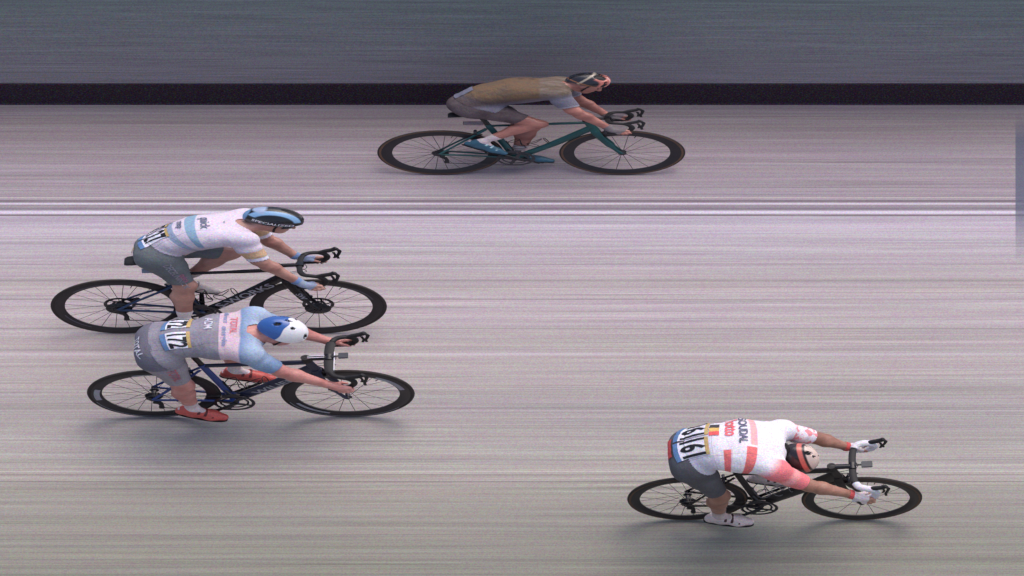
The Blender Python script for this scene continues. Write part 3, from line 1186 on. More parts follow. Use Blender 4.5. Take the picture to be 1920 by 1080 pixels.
def build_shoe(parent, ball, d, side, cfg):
    """shoe in world-of-the-rider frame: ball of the foot at ball, pointing along d"""
    f = Vector(d).normalized()
    M = frame3(f, (0, 0, 1))
    b = Body((-.22, -.06, -.04), (.12, .06, .14), .005)
    b.cap((-.165, 0, .010), (-.10, 0, .012), .031, .034, 's', .02)
    b.cap((-.10, 0, .010), (0, -side * .004, .006), .034, .040, 's', .03, 1.0)
    b.cap((0, -side * .004, .004), (.070, -side * .006, -.003), .039, .026, 's', .03, 1.15)
    b.cap((-.15, 0, .04), (-.15, 0, .068), .031, .031, 's', .03)
    b.cap((-.13, 0, .05), (-.045, 0, .028), .034, .030, 's', .03)
    # flatten the underside
    Z = (b.lo[2] + b.h * np.arange(b.n[2]))[None, None, :]
    b.F = np.maximum(b.F, -(Z + .022)).astype(np.float32)
    b.F = np.maximum(b.F, (Z - .082)).astype(np.float32)
    P, Q = b.mesh()
    P = laplace(P, Q, 2, np.full(len(P), .5))
    o = mesh_np('shoe', P, Q, cfg['shoe'], parent)
    o.matrix_local = Matrix.Translation(ball) @ M.to_4x4()
    # sole plate and cleat
    bm = bmesh.new()
    n = 28
    r0, r1 = [], []
    for k in range(n):
        a = 2 * math.pi * k / n
        x = -.048 + .148 * math.cos(a)
        hw = .040 + .006 * math.sin((x + .05) * 12)
        y = hw * math.sin(a) * (1 if abs(math.sin(a)) > .05 else 1)
        y = math.copysign(abs(math.sin(a)) ** .7 * hw, math.sin(a))
        r0.append(bm.verts.new((x, y, -.0215)))
        r1.append(bm.verts.new((x * .98, y * .94, -.029)))
    for k in range(n):
        bm.faces.new((r0[k], r0[(k + 1) % n], r1[(k + 1) % n], r1[k]))
    bm.faces.new(r0)
    bm.faces.new(r1)
    obj('sole', bm, cfg.get('sole', M_BLACK), o)
    # straps / dial
    for x in (-.085, -.045, .0):
        bm = bmesh.new()
        pts = []
        for k in range(9):
            a = R(20 + 140 * k / 8)
            zz = .012 if x > -.02 else (.024 if x > -.06 else .034)
            pts.append(V(x, .0435 * math.cos(a), zz + (.032 if x > -.02 else .036) * math.sin(a)))
        sweep(bm, pts, [(.0075, .003)] * 9, 6, ref=(1, 0, 0))
        obj('strap', bm, cfg.get('strap', M_BLACK), o)
    return o


def build_hand(b, wrist, side, g):
    """hand closed round the drop of the bar; side is -1 near, +1 far"""
    s = side
    W = V(*wrist)
    kn = [V(1.004, s * .237, .778), V(.984, s * .240, .770), V(.963, s * .240, .764), V(.944, s * .238, .760)]
    pb = V(.925, s * .218, .775)
    b.cap(W, pb, .026, .027, g, .02)
    for i, k in enumerate(kn):
        a = W.lerp(pb, .75) + V(.0, 0, -.006 * (i - 1))
        b.cap(a, k, .018, .0135, g, .016)
    rad = [.0096, .0098, .0094, .0085]
    ln = [1.0, 1.08, 1.02, .86]
    for i, k in enumerate(kn):
        r, l = rad[i], ln[i]
        p1 = k + V(.012, s * .014, -.026) * l
        p2 = p1 + V(.004, -s * .022, -.018) * l
        p3 = p2 + V(-.002, -s * .020, .004) * l
        b.cap(k, p1, r * 1.12, r, 'finger' + g[-1], .004)
        b.cap(p1, p2, r, r * .95, 'finger' + g[-1], .004)
        b.cap(p2, p3, r * .95, r * .85, 'finger' + g[-1], .004)
    t0 = pb + V(-.004, -s * .014, .004)
    t1 = t0 + V(.040, -s * .018, -.002)
    t2 = t1 + V(.028, -s * .002, -.014)
    b.cap(pb, t0, .018, .016, g, .012)
    b.cap(t0, t1, .015, .0115, 'thumb' + g[-1], .006)
    b.cap(t1, t2, .0115, .0095, 'thumb' + g[-1], .005)


def build_rider(label, J, cfg, seed):
    root = empty('person', label, 'person', 'cyclists sprinting in the race')
    b = Body((-.24, -.36, .06), (1.12, .36, 1.62), .0065)
    sp = [V(*p) for p in J['spine']]
    tr, tw = cfg.get('tr', .125), cfg.get('tw', 1.45)
    rr = [.122 * tr / .125, .108 * tr / .125, .122 * tr / .125, .112 * tr / .125]
    ww = [1.30, 1.32, tw, tw]
    for i in range(3):
        b.cap(sp[i], sp[i + 1], rr[i], rr[i + 1], 'torso', .06, (ww[i] + ww[i + 1]) / 2)
    # chest and shoulder blades
    mid = (sp[2] + sp[3]) / 2
    for s, key in ((-1, 'R'), (1, 'L')):
        sh = V(*J['sh' + key])
        el = V(*J['el' + key])
        wr = V(*J['wr' + key])
        hip = V(*J['hip' + key])
        kn = V(*J['kn' + key])
        ball = V(*J['ball' + key])
        fd = V(*J['fd' + key]).normalized()
        up = frame3(fd, (0, 0, 1)).col[2]
        heel = ball - fd * .165
        ank = heel + fd * .035 + up * .080
        J['ank' + key] = ank
        b.cap(sp[2] + V(.02, s * .10, .02), sh, .075, .055, 'torso', .06)
        b.cap(sp[3] + V(0, s * .05, .0), sh, .075, .058, 'torso', .05)
        b.cap(sh, el, .064, .045, 'arm' + key, .035)
        # triceps / biceps swell
        m = sh.lerp(el, .45)
        b.cap(m + V(-.008, 0, -.006), m.lerp(el, .4), .052, .042, 'arm' + key, .03)
        f1 = el.lerp(wr, .3)
        b.cap(el, f1, .043, .047, 'fore' + key, .025)
        b.cap(f1, wr, .047, .028, 'fore' + key, .025)
        build_hand(b, wr, s, 'hand' + key)
        # seat and thigh
        b.cap(sp[0] + V(-.02, s * .075, -.02), hip + V(-.015, s * .01, -.035), .098, .100, 'seat', .05)
        t1 = hip.lerp(kn, .35)
        b.cap(hip, t1, .098, .086, 'leg' + key, .05)
        b.cap(t1, kn, .086, .054, 'leg' + key, .04)
        fw = (kn - ank).cross(V(0, 1, 0))
        fw = fw.normalized() if fw.length > 0 else V(1, 0, 0)
        if fw.x < 0:
            fw = -fw
        b.cap(kn + fw * .012, kn + fw * .010 + (ank - kn) * .05, .047, .045, 'leg' + key, .03)
        c1 = kn.lerp(ank, .32) - fw * .018
        b.cap(kn, kn.lerp(ank, .35), .048, .044, 'shin' + key, .03)
        b.cap(kn.lerp(ank, .12) - fw * .012, c1, .045, .050, 'shin' + key, .03)
        b.cap(c1, ank.lerp(kn, .22), .050, .031, 'shin' + key, .03)
        b.cap(kn.lerp(ank, .35), ank, .040, .030, 'shin' + key, .03)
        b.cap(ank, heel + up * .03, .031, .026, 'foot' + key, .02)
        b.cap(ank, ball, .028, .024, 'foot' + key, .02)
    # neck and head
    hc = V(*J['head'])
    HM = frame3(J['face'], J['crown'])
    Hl = lambda f, l, u: hc + HM @ V(f, l, u)
    nb = sp[3].lerp((V(*J['shL']) + V(*J['shR'])) / 2, .6) + V(0, 0, .02)
    b.cap(nb, Hl(-.03, 0, -.04), .066, .056, 'neck', .04)
    cols = [[HM[r][c] for c in range(3)] for r in range(3)]
    b.ell(Hl(-.012, 0, .018), cols, (.100, .078, .092), 'head', .03)
    b.ell(Hl(.028, 0, -.045), cols, (.062, .058, .070), 'head', .03)
    b.cap(Hl(.058, 0, -.098), Hl(.064, 0, -.094), .022, .020, 'head', .02)      # chin
    b.cap(Hl(.088, 0, -.002), Hl(.106, 0, -.034), .010, .0135, 'head', .012)    # nose
    b.cap(Hl(.076, -.022, .012), Hl(.076, .022, .012), .016, .016, 'head', .015)  # brow
    b.cap(Hl(.082, -.016, -.062), Hl(.082, .016, -.062), .008, .008, 'head', .008)  # lips
    for s in (-1, 1):
        b.ell(Hl(-.008, s * .080, -.012), cols, (.020, .010, .030), 'head', .008)  # ears
        b.cap(Hl(.055, s * .040, -.03), Hl(.062, s * .030, -.038), .020, .018, 'head', .02)
    P, Q = b.mesh()
    # per-vertex nearest group
    groups = sorted({p[7] for p in b.prims})
    G = {g: np.full(len(P), 9.0) for g in groups}
    Pf = P.astype(np.float32)
    for pr in b.prims:
        d = Body.dist(pr, Pf[:, 0], Pf[:, 1], Pf[:, 2])
        G[pr[7]] = np.minimum(G[pr[7]], d)
    names = list(G)
    near = np.argmin(np.stack([G[g] for g in names]), axis=0)
    ng = np.array(names)[near]
    fine = np.isin(ng, [g for g in names if g.startswith(('finger', 'thumb', 'head'))])
    P = laplace(P, Q, 3, np.where(fine, .12, .5))
    N = vnormals(P, Q)
    body = mesh_np('body', P, Q, cfg['skin'], root)
    is_ = lambda *pre: np.array([n.startswith(pre) for n in names])[near]
    S = chain(P, smooth_path(sp, 6)) / 6.0
    torso = is_('torso', 'seat', 'leg', 'neck')
    arm = {}
    for key in 'RL':
        arm[key] = chain(P, [J['sh' + key], J['el' + key], J['wr' + key]])
    armc = np.where(P[:, 1] < 0, arm['R'], arm['L'])
    legc = np.where(P[:, 1] < 0, chain(P, [J['hipR'], J['knR'], J['ankR']]), chain(P, [J['hipL'], J['knL'], J['ankL']]))
    isleg = is_('leg', 'shin', 'foot')
    isarm = is_('arm', 'fore', 'hand', 'finger', 'thumb')
    ishead = is_('head', 'neck')
    dneck = (P - np.array(nb)) @ (np.array(hc - nb) / (hc - nb).length)
    hem = cfg.get('hem', .12)
    mj = (S - hem) * .17
    mj = np.where(isleg, np.minimum(mj, (S - hem) * .17), mj)
    mj = np.where(isarm, (cfg.get('sleeve', .78) - armc) * .3, mj)
    mj = np.where(ishead, cfg.get('collar', .012) - dneck, mj)
    mj = np.where(isleg & (legc > .25), -.02, mj)
    at = {'spine': S, 'arm': np.clip(armc, -1, 2), 'leg': legc}
    jersey, jp, jq = shell('jersey', P, N, Q, mj, .0050, cfg['jersey'], root, at, .0048, seed)
    ms = np.where(is_('shin', 'foot'), (cfg.get('short', .74) - legc) * .42,
                  np.where(is_('leg'), (cfg.get('short', .74) - legc) * .42, (hem + .12 - S) * .17))
    ms = np.where(isarm | ishead, -.02, ms)
    shorts, qp, qq = shell('shorts', P, N, Q, ms, .0028, cfg['shorts'], root, at, .0018, seed + 5)
    if cfg.get('gripper'):
        mg = np.where(is_('leg', 'shin'), np.minimum((cfg['short'] - legc) * .42, (legc - cfg['short'] + .07) * .42), -.02)
        shell('gripper', P, N, Q, mg, .0042, cfg['gripper'], shorts)
    # socks
    mk = np.where(is_('shin', 'foot'), (legc - cfg.get('sock', 1.72)) * .42, -.02)
    shell('socks', P, N, Q, mk, .002, cfg['sockm'], root)
    if cfg.get('glove'):
        for key in 'RL':
            wv = V(*J['wr' + key])
            dw = np.linalg.norm(P - np.array(wv), axis=1)
            grp = is_('hand' + key, 'finger' + key, 'thumb' + key) | (is_('fore' + key) & (dw < .06))
            dd = (P - np.array(wv)) @ np.array((V(.97, wv.y, .765) - wv).normalized())
            mgv = np.where(grp, np.minimum(dd + .012, .098 - dd), -.02)
            shell('glove', P, N, Q, mgv, .002, cfg['glove'], root)
            if cfg.get('cuff'):
                mgv = np.where(grp, np.minimum(dd + .013, .014 - dd), -.02)
                shell('cuff', P, N, Q, mgv, .0035, cfg['cuff'], root)
    # feet
    for s, key in ((-1, 'R'), (1, 'L')):
        build_shoe(root, V(*J['ball' + key]), J['fd' + key], s, cfg)
    # helmet, eyes, glasses
    tilt = Matrix.Rotation(R(cfg.get('helm_tilt', 0)), 3, 'Y')
    build_helmet(root, HM @ tilt, Hl(-.012, 0, .030), cfg['helmet'])
    for s in (-1, 1):
        bm = bmesh.new()
        bmesh.ops.create_uvsphere(bm, u_segments=12, v_segments=8, radius=.0125)
        e = obj('eye', bm, cfg['eye'], root)
        e.location = Hl(.076, s * .031, -.008)
    if cfg.get('glasses'):
        bm = bmesh.new()
        rows = []
        for i in range(17):
            a = R(-68 + 136 * i / 16)
            hh = .021 - .006 * abs(math.sin(a)) - (.007 if abs(i - 8) < 1 else 0)
            c = V(.012 + .092 * math.cos(a), .080 * math.sin(a), -.006)
            rows.append([bm.verts.new(c + V(0, 0, hh)), bm.verts.new(c + V(.004, 0, 0)), bm.verts.new(c + V(-.002, 0, -hh))])
        for i in range(16):
            for k in range(2):
                bm.faces.new((rows[i][k], rows[i + 1][k], rows[i + 1][k + 1], rows[i][k + 1]))
        g = obj('sunglasses', bm, cfg['glasses'], root)
        g.matrix_local = Matrix.Translation(hc) @ HM.to_4x4()
        md = g.modifiers.new('thick', 'SOLIDIFY')
        md.thickness = .003
    if cfg.get('hair'):
        mh = np.where(is_('head', 'neck'), .0, -.02)
        loc = (P - np.array(hc)) @ np.array(HM.to_4x4().to_3x3())
        mh = np.where(is_('head', 'neck'), np.minimum(np.minimum(.02 - loc[:, 0], loc[:, 2] + .075), .06), -.02)
        shell('hair', P, N, Q, mh, .006, cfg['hair'], root, None, .006, 3)
    # ---- printing on cloth: rays onto the garments
    allp = np.concatenate([jp, qp])
    allq = np.concatenate([jq, qq + len(jp)])
    bvh = BVHTree.FromPolygons([tuple(p) for p in allp], [tuple(int(x) for x in q) for q in allq])
    tail = sp[0] + V(.03, 0, -.15)
    axis = [tail] + sp
    nrm = []
    for i in range(len(axis)):
        a, c = axis[max(i - 1, 0)], axis[min(i + 1, len(axis) - 1)]
        t = (c - a).normalized()
        nrm.append(V(-t.z, 0, t.x))

    def at_(s, th):
        u = min(max(s + 1, 0), len(axis) - 1.001)
        i = int(u)
        f = u - i
        o = axis[i].lerp(axis[i + 1], f)
        n = nrm[i].lerp(nrm[i + 1], f).normalized()
        d = (n * math.cos(th) + V(0, -1, 0) * math.sin(th)).normalized()
        h = bvh.ray_cast(o + d * .45, -d)
        if h[0] is None:
            return o + d * .14, d
        return h[0], d
    RT = .165

    def deck(name, vs, fs, s0, th0, mat, parent, lift):
        out = []
        for x, y in vs:
            p, d = at_(s0 + y / .17, th0 + x / RT)
            out.append(p + d * (lift + .003 * (1 + noise.noise(p * 34))))
        return from_py(name, out, fs, mat, parent, False)

    def patch(name, s0, th0, hw, hh, mat, parent, lift, n=14):
        vs, fs = [], []
        for i in range(n + 1):
            for j in range(n + 1):
                vs.append((-hw + 2 * hw * i / n, -hh + 2 * hh * j / n))
        for i in range(n):
            for j in range(n):
                a = i * (n + 1) + j
                fs.append((a, a + n + 1, a + n + 2, a + 1))
        return deck(name, vs, fs, s0, th0, mat, parent, lift)

    for num, s0, th0, hw, hh in cfg.get('bibs', []):
        bib = patch('race_number', s0, th0, hw, hh, M_BIB, root, .0035)
        k = .17
        patch('number_band', s0 - (hh + .011) / k, th0, hw, .011, M_BIBBLUE, bib, .0037)
        patch('number_band', s0 + (hh + .009) / k, th0, hw, .009, M_BIBGOLD, bib, .0037)
        vs, fs = text_tris(num, .03)
        wmax = max(x for x, y in vs)
        sc = hh * 1.75
        xs = min(1.25, hw * .93 / (wmax * sc))
        deck('digits', [(x * sc * xs, y * sc) for x, y in vs], fs, s0, th0, M_INK, bib, .0062)
    for word, s0, th0, size, xs, mat in cfg.get('words', []):
        vs, fs = text_tris(word, .02)
        deck('lettering', [(x * size * xs, y * size) for x, y in vs], fs, s0, th0, mat, root, .0045)
    for s0, th0, hw, hh, mat in cfg.get('patches', []):
        patch('print_panel', s0, th0, hw, hh, mat, root, .0034)
    # lettering on the near thigh
    for word, t0, th0, size, xs, mat in cfg.get('leg_words', []):
        a, c = V(*J['hipR']), V(*J['knR'])
        ax = (c - a).normalized()
        n1 = (V(0, -1, 0) - ax * ax.dot(V(0, -1, 0))).normalized()
        n2 = ax.cross(n1)
        if n2.z < 0:
            n2 = -n2
        vs, fs = text_tris(word, .02)
        out = []
        for x, y in vs:
            o = a.lerp(c, t0) + ax * (x * size * xs)
            th = th0 + (y * size) / .07
            d = n1 * math.cos(th) + n2 * math.sin(th)
            h = bvh.ray_cast(o + d * .2, -d)
            out.append((h[0] if h[0] is not None else o + d * .09) + d * .004)
        from_py('lettering', out, fs, mat, root, False)
    return root


M_BIB = simple('bib_paper', (236, 232, 242), 0.6, wear=0.03)
M_BIBBLUE = simple('bib_blue_band', (96, 130, 176), 0.6, grain=0.3)
M_BIBGOLD = simple('bib_gold_band', (196, 166, 108), 0.6, grain=0.3)
M_INK = simple('black_ink', (22, 20, 28), 0.6, wear=0)

# placement of each rider with the bicycle: x, y, lean, length factor, size factor
POSE = {1: (-0.5771, 1.3143, -0.3045, 1.4944, 0.5783),
        2: (-3.0156, -0.5041, -0.1228, 1.5572, 0.763),
        3: (-2.6785, -1.3974, 0.1872, 1.4782, 0.9137),
        4: (1.2778, -2.4489, 0.2515, 1.2935, 0.9372)}


def place(o, i):
    x, y, ph, sx, k = POSE[i]
    o.location = (x, y, 0.002)
    o.rotation_euler = (ph, 0, 0)
    o.scale = (sx, k, k)


def white_eye():
    t = NT('eye_dark', 0.2)
    t.color(srgb(40, 32, 30), 0)
    return t.m


EYE = white_eye()
GLASS = simple('dark_lens', (30, 34, 44), 0.12, wear=0, grain=0)

# ================================================================== rider 1: far rider
def j1(t):
    s, a = t.attr('spine'), t.attr('arm')
    x, y, z = t.xyz()
    c = srgb(116, 92, 72)
    c = t.mix(t.band(s, -.5, .62, .10), c, srgb(96, 92, 104))
    c = t.mix(t.band(s, 2.75, 4.0, .06), c, srgb(122, 108, 100))
    c = t.mix(t.step(t.noise(t.coord((1, 3, 3)), 8, 3), .42, .62), c, srgb(104, 88, 76))
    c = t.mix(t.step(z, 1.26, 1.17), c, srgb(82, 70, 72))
    c = t.mix(t.step(a, .05, .25), c, srgb(114, 110, 124))
    return t.mix(t.step(a, .70, .74), c, srgb(150, 144, 156))


skin1 = skin_mat('skin_rose', (184, 124, 110), (150, 96, 86))
cfg1 = dict(
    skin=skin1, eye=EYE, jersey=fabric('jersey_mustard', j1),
    shorts=fabric('shorts_brown_grey', lambda t: t.mix(t.step(t.noise(t.coord(), 7, 3), .35, .65), srgb(80, 66, 70), srgb(102, 90, 94))),
    sockm=simple('sock_pale', (216, 196, 196), .8), shoe=simple('shoe_teal', (50, 92, 112), .35), strap=simple('shoe_strap_pale', (150, 186, 196), .4),
    short=.72, tr=.150, tw=1.30, glove=simple('glove_grey', (120, 110, 112), .8), hem=.10,
    helmet=dict(hs=1.06, dims=(.108, .122, .100, .128), vents=[(-.03, .05, .045, .022), (-.03, .05, -.050, .024), (.02, .09, 0, .012), (-.12, -.05, .03, .014), (-.12, -.05, -.03, .014),
                       (-.05, .03, .012, .010), (-.05, .03, -.012, .010), (.06, .10, .06, .010), (.06, .10, -.06, .010)],
                mat=None),
    patches=[(.62, .10, .060, .050, simple('print_slate', (112, 112, 130), .7)), (2.30, -.15, .030, .016, simple('print_brown', (100, 80, 70), .7)), (2.62, -.15, .026, .014, simple('print_brown', (100, 80, 70), .7))])


def h1(t):
    x, y, z = t.xyz()
    c = t.mix(t.step(t.noise(t.coord(), 22, 2), .48, .54), srgb(36, 28, 34), srgb(30, 30, 40))
    ay = t.math('ABSOLUTE', y)
    c = t.mix(t.math('MULTIPLY', t.band(ay, -.1, .084), t.step(x, -.015, .0)), c, srgb(206, 122, 110))
    c = t.mix(t.math('MULTIPLY', t.band(ay, .018, .03), t.step(x, .03, .04)), c, srgb(222, 180, 170))
    c = t.mix(t.math('MULTIPLY', t.band(ay, .000, .028), t.step(x, .075, .085)), c, srgb(228, 150, 138))
    c = t.mix(t.band(x, -.050, -.036), c, srgb(170, 156, 138))
    return t.mix(t.band(z, -.012, -.002), c, srgb(150, 96, 60))


def helmet_mat(name, fn, rough=.25):
    t = NT(name, rough, .5)
    t.color(fn(t), .10)
    t.p.inputs['Coat Weight'].default_value = .4
    return t.m


cfg1['helmet']['mat'] = helmet_mat('helmet_black_coral', h1)
J1 = dict(spine=[(.185, 0, 1.085), (.29, 0, 1.225), (.43, 0, 1.285), (.57, 0, 1.295)],
          shR=(.62, -.175, 1.315), shL=(.63, .175, 1.33), elR=(.715, -.235, 1.075), elL=(.73, .225, 1.06), wrR=(.895, -.205, .815), wrL=(.89, .205, .83),
          hipR=(.205, -.095, 1.05), hipL=(.205, .095, 1.05), knR=(.52, -.12, .83), knL=(.49, .11, .70),
          ballR=(.285, -.118, .425), ballL=(.525, .118, .185), fdR=(.80, 0, -.60), fdL=(.97, 0, -.22),
          head=(.785, 0, 1.375), face=(.82, -.07, -.57), crown=(.55, 0, .83))
# ================================================================== rider 2
def j2(t):
    s, a = t.attr('spine'), t.attr('arm')
    x, y, z = t.xyz()
    c = srgb(222, 208, 222)
    c = t.mix(t.band(s, 1.22, 1.52, .02), c, srgb(152, 166, 192))
    c = t.mix(t.math('MULTIPLY', t.band(s, 1.88, 2.14, .02), t.step(z, 1.20, 1.23)), c, srgb(142, 170, 194))
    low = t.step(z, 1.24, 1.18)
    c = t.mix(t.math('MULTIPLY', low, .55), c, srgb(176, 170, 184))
    c = t.mix(t.math('MULTIPLY', t.band(a, .50, .80, .02), t.step(z, 1.0, 1.01)), c, srgb(214, 176, 142))
    return t.mix(t.band(a, .80, 1.3, .01), c, srgb(226, 220, 234))


def h2(t):
    x, y, z = t.xyz()
    ay = t.math('ABSOLUTE', y)
    c = srgb(24, 22, 28)
    c = t.mix(t.math('MULTIPLY', t.band(ay, .038, .066, .003), t.step(z, .030, .036)), c, srgb(140, 180, 218))
    c = t.mix(t.math('MULTIPLY', t.step(x, -.06, -.075), t.step(z, .07, .08)), c, srgb(160, 176, 204))
    c = t.mix(t.band(z, .026, .034, .002), c, srgb(46, 50, 60))
    c = t.mix(t.step(x, -.128, -.135), c, srgb(112, 150, 190))
    return c


skin2 = skin_mat('skin_tan', (200, 150, 134), (170, 120, 108))
P2I = simple('ink_pink_script', (176, 112, 140), .7)
P2G = simple('ink_grey', (150, 146, 158), .7)
P2D = simple('ink_dark_blue_grey', (104, 110, 132), .7)
cfg2 = dict(
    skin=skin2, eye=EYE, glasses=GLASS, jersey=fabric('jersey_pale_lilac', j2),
    shorts=fabric('shorts_grey_green', lambda t: t.mix(t.step(t.noise(t.coord(), 6, 3), .3, .7), srgb(100, 106, 110), srgb(122, 126, 130))),
    sockm=simple('sock_white', (222, 210, 210), .8), shoe=simple('shoe_white', (222, 206, 200), .35), strap=simple('strap_grey', (130, 120, 120), .5),
    short=.86, sleeve=.93, tr=.130, tw=1.36, glove=simple('glove_blue_grey', (156, 166, 192), .8), cuff=simple('cuff_blue', (120, 150, 196), .8), hem=.42,
    helmet=dict(hs=1.06, dims=(.140, .150, .096, .122), marks=[('SPECIALIZED', .0, .008, .020, 1.25, M_WHITE)], vents=[(.00, .115, 0, .024)], mat=helmet_mat('helmet_black_blue', h2)),
    bibs=[('27', .78, .40, .060, .070), ('27', .78, -.50, .060, .070)],
    words=[('step', 1.75, .15, .036, 1.2, P2D), ('quick', 2.45, .2, .044, 1.25, P2D), ('O', 3.05, .15, .04, 1.0, P2G)],
    patches=[(-.12, .35, .022, .030, simple('badge_tan', (190, 160, 120), .7))],
    leg_words=[('DECEUNINCK', .52, .25, .026, 1.35, P2G), ('quick', .66, .62, .030, 1.2, P2I)])
J2 = dict(spine=[(.225, 0, 1.065), (.32, 0, 1.185), (.42, 0, 1.26), (.56, 0, 1.275)],
          shR=(.63, -.18, 1.315), shL=(.63, .18, 1.325), elR=(.71, -.225, 1.08), elL=(.715, .22, 1.05), wrR=(.885, -.205, .815), wrL=(.87, .205, .82),
          hipR=(.22, -.095, 1.03), hipL=(.22, .095, 1.03), knR=(.335, -.105, .685), knL=(.55, .12, .915),
          ballR=(.405, -.118, .133), ballL=(.410, .118, .478), fdR=(.90, 0, -.43), fdL=(.92, 0, -.38),
          head=(.785, 0, 1.39), face=(.95, -.08, -.30), crown=(.30, 0, .95))
# ================================================================== rider 3
def j3(t):
    s, a = t.attr('spine'), t.attr('arm')
    c = t.mix(t.step(t.noise(t.coord(), 9, 3), .35, .65), srgb(138, 132, 144), srgb(152, 146, 158))
    c = t.mix(t.step(s, 2.23, 2.25), c, srgb(212, 186, 198))
    edge = t.math('ADD', s, t.math('MULTIPLY', a, .0))
    blue = t.mix(t.step(s, 3.0, 3.5), srgb(120, 142, 178), srgb(168, 184, 208))
    c = t.mix(t.step(edge, 2.98, 3.06), c, blue)
    c = t.mix(t.step(a, .05, .25), c, srgb(148, 168, 200))
    return t.mix(t.step(a, .35, .8), c, srgb(118, 142, 180))


def s3(t):
    l, s = t.attr('leg'), t.attr('spine')
    x, y, z = t.xyz()
    c = srgb(112, 108, 122)
    c = t.mix(t.step(l, .16, .20), c, srgb(160, 150, 158))
    return t.mix(t.step(t.noise(t.coord(), 8, 3), .45, .75), c, t.mix(.5, c, srgb(130, 124, 134)))


def h3(t):
    x, y, z = t.xyz()
    n = t.math('ADD', x, t.math('MULTIPLY', t.math('ABSOLUTE', y), -.25))
    wave = t.math('MULTIPLY', t.math('SINE', t.math('MULTIPLY', y, 70.0)), .008)
    return t.mix(t.step(t.math('ADD', n, wave), -.042, -.038), srgb(52, 96, 168), srgb(242, 238, 242))


skin3 = skin_mat('skin_pink', (216, 150, 140), (186, 118, 110))
P3R = simple('ink_red', (220, 120, 130), .7)
P3B = simple('ink_blue_grey', (140, 150, 186), .7)
P3W = simple('ink_pale', (206, 204, 216), .7)
cfg3 = dict(
    skin=skin3, eye=EYE, jersey=fabric('jersey_grey_blue', j3), shorts=fabric('shorts_grey', s3),
    sockm=simple('sock_offwhite', (224, 204, 204), .8), shoe=simple('shoe_red', (208, 92, 84), .35), strap=simple('strap_dark_red', (96, 30, 32), .5),
    short=.80, sleeve=.76, tr=.116, tw=1.40, hem=.05,
    helmet=dict(hs=1.08, dims=(.125, .128, .098, .112),
                vents=[(.085, .112, .030, .010), (.085, .112, -.034, .010), (-.055, -.020, .0, .008), (-.010, .015, .045, .008), (-.010, .015, -.045, .008), (-.09, -.06, .04, .010),
                       (-.09, -.06, -.04, .010)], mat=helmet_mat('helmet_white_blue', h3)),
    bibs=[('172', 1.05, .62, .080, .046), ('172', 1.05, -.66, .080, .046)],
    words=[('TOTAL', .02, .45, .040, 1.05, P3W), ('TOTAL', 2.78, -.22, .042, 1.0, P3R), ('energie', 2.48, .42, .034, 1.25, P3B), ('direct', 2.50, -.75, .028, 1.2, P3B),
           ('ADM', 1.92, -.30, .040, 1.0, P3W)],
    leg_words=[('TOTAL', .42, .35, .034, 1.0, simple('ink_rose', (190, 104, 120), .7))])
J3 = dict(spine=[(.065, 0, 1.065), (.18, 0, 1.13), (.34, 0, 1.15), (.475, 0, 1.16)],
          shR=(.51, -.185, 1.19), shL=(.53, .175, 1.195), elR=(.67, -.225, .995), elL=(.69, .215, .96), wrR=(.885, -.205, .785), wrL=(.89, .205, .80),
          hipR=(.065, -.10, 1.035), hipL=(.065, .10, 1.035), knR=(.165, -.155, .685), knL=(.395, .12, .915),
          ballR=(.285, -.118, .190), ballL=(.525, .118, .412), fdR=(.92, 0, -.38), fdL=(.97, 0, -.20),
          head=(.67, -.01, 1.225), face=(.80, -.22, -.56), crown=(.55, .05, .83))
# ================================================================== rider 4: nearest
def j4(t):
    s, a = t.attr('spine'), t.attr('arm')
    x, y, z = t.xyz()
    c = srgb(240, 232, 240)
    c = t.mix(t.step(s, 1.30, 1.0), c, srgb(214, 208, 224))
    yy = t.step(y, -.092, -.098)
    c = t.mix(t.math('MULTIPLY', t.band(s, 1.42, 1.66, .02), yy), c, srgb(238, 120, 122))
    far = t.step(y, -.062, -.056)
    c = t.mix(t.math('MULTIPLY', t.band(s, 2.18, 2.42, .02), far), c, srgb(246, 176, 180))
    c = t.mix(t.math('MULTIPLY', t.band(s, 2.10, 2.42, .02), t.step(y, -.072, -.078)), c, srgb(238, 122, 122))
    c = t.mix(t.math('MULTIPLY', t.step(a, -.30, -.10), t.step(y, -.125, -.145)), c, srgb(240, 130, 134))
    c = t.mix(t.math('MULTIPLY', t.band(a, .3, .5, .06), t.step(y, .05, .0)), c, srgb(244, 164, 164))
    return t.mix(t.math('MULTIPLY', t.step(t.noise(t.coord(), 22, 2), .50, .56), t.math('MULTIPLY', t.step(y, .08, .1), t.step(a, .0, .1))), c, srgb(240, 150, 160))


def h4(t):
    x, y, z = t.xyz()
    c = srgb(226, 200, 188)
    c = t.mix(t.step(z, .070, .064), c, srgb(40, 30, 34))
    c = t.mix(t.band(z, .030, .054, .003), c, srgb(214, 108, 96))
    return c


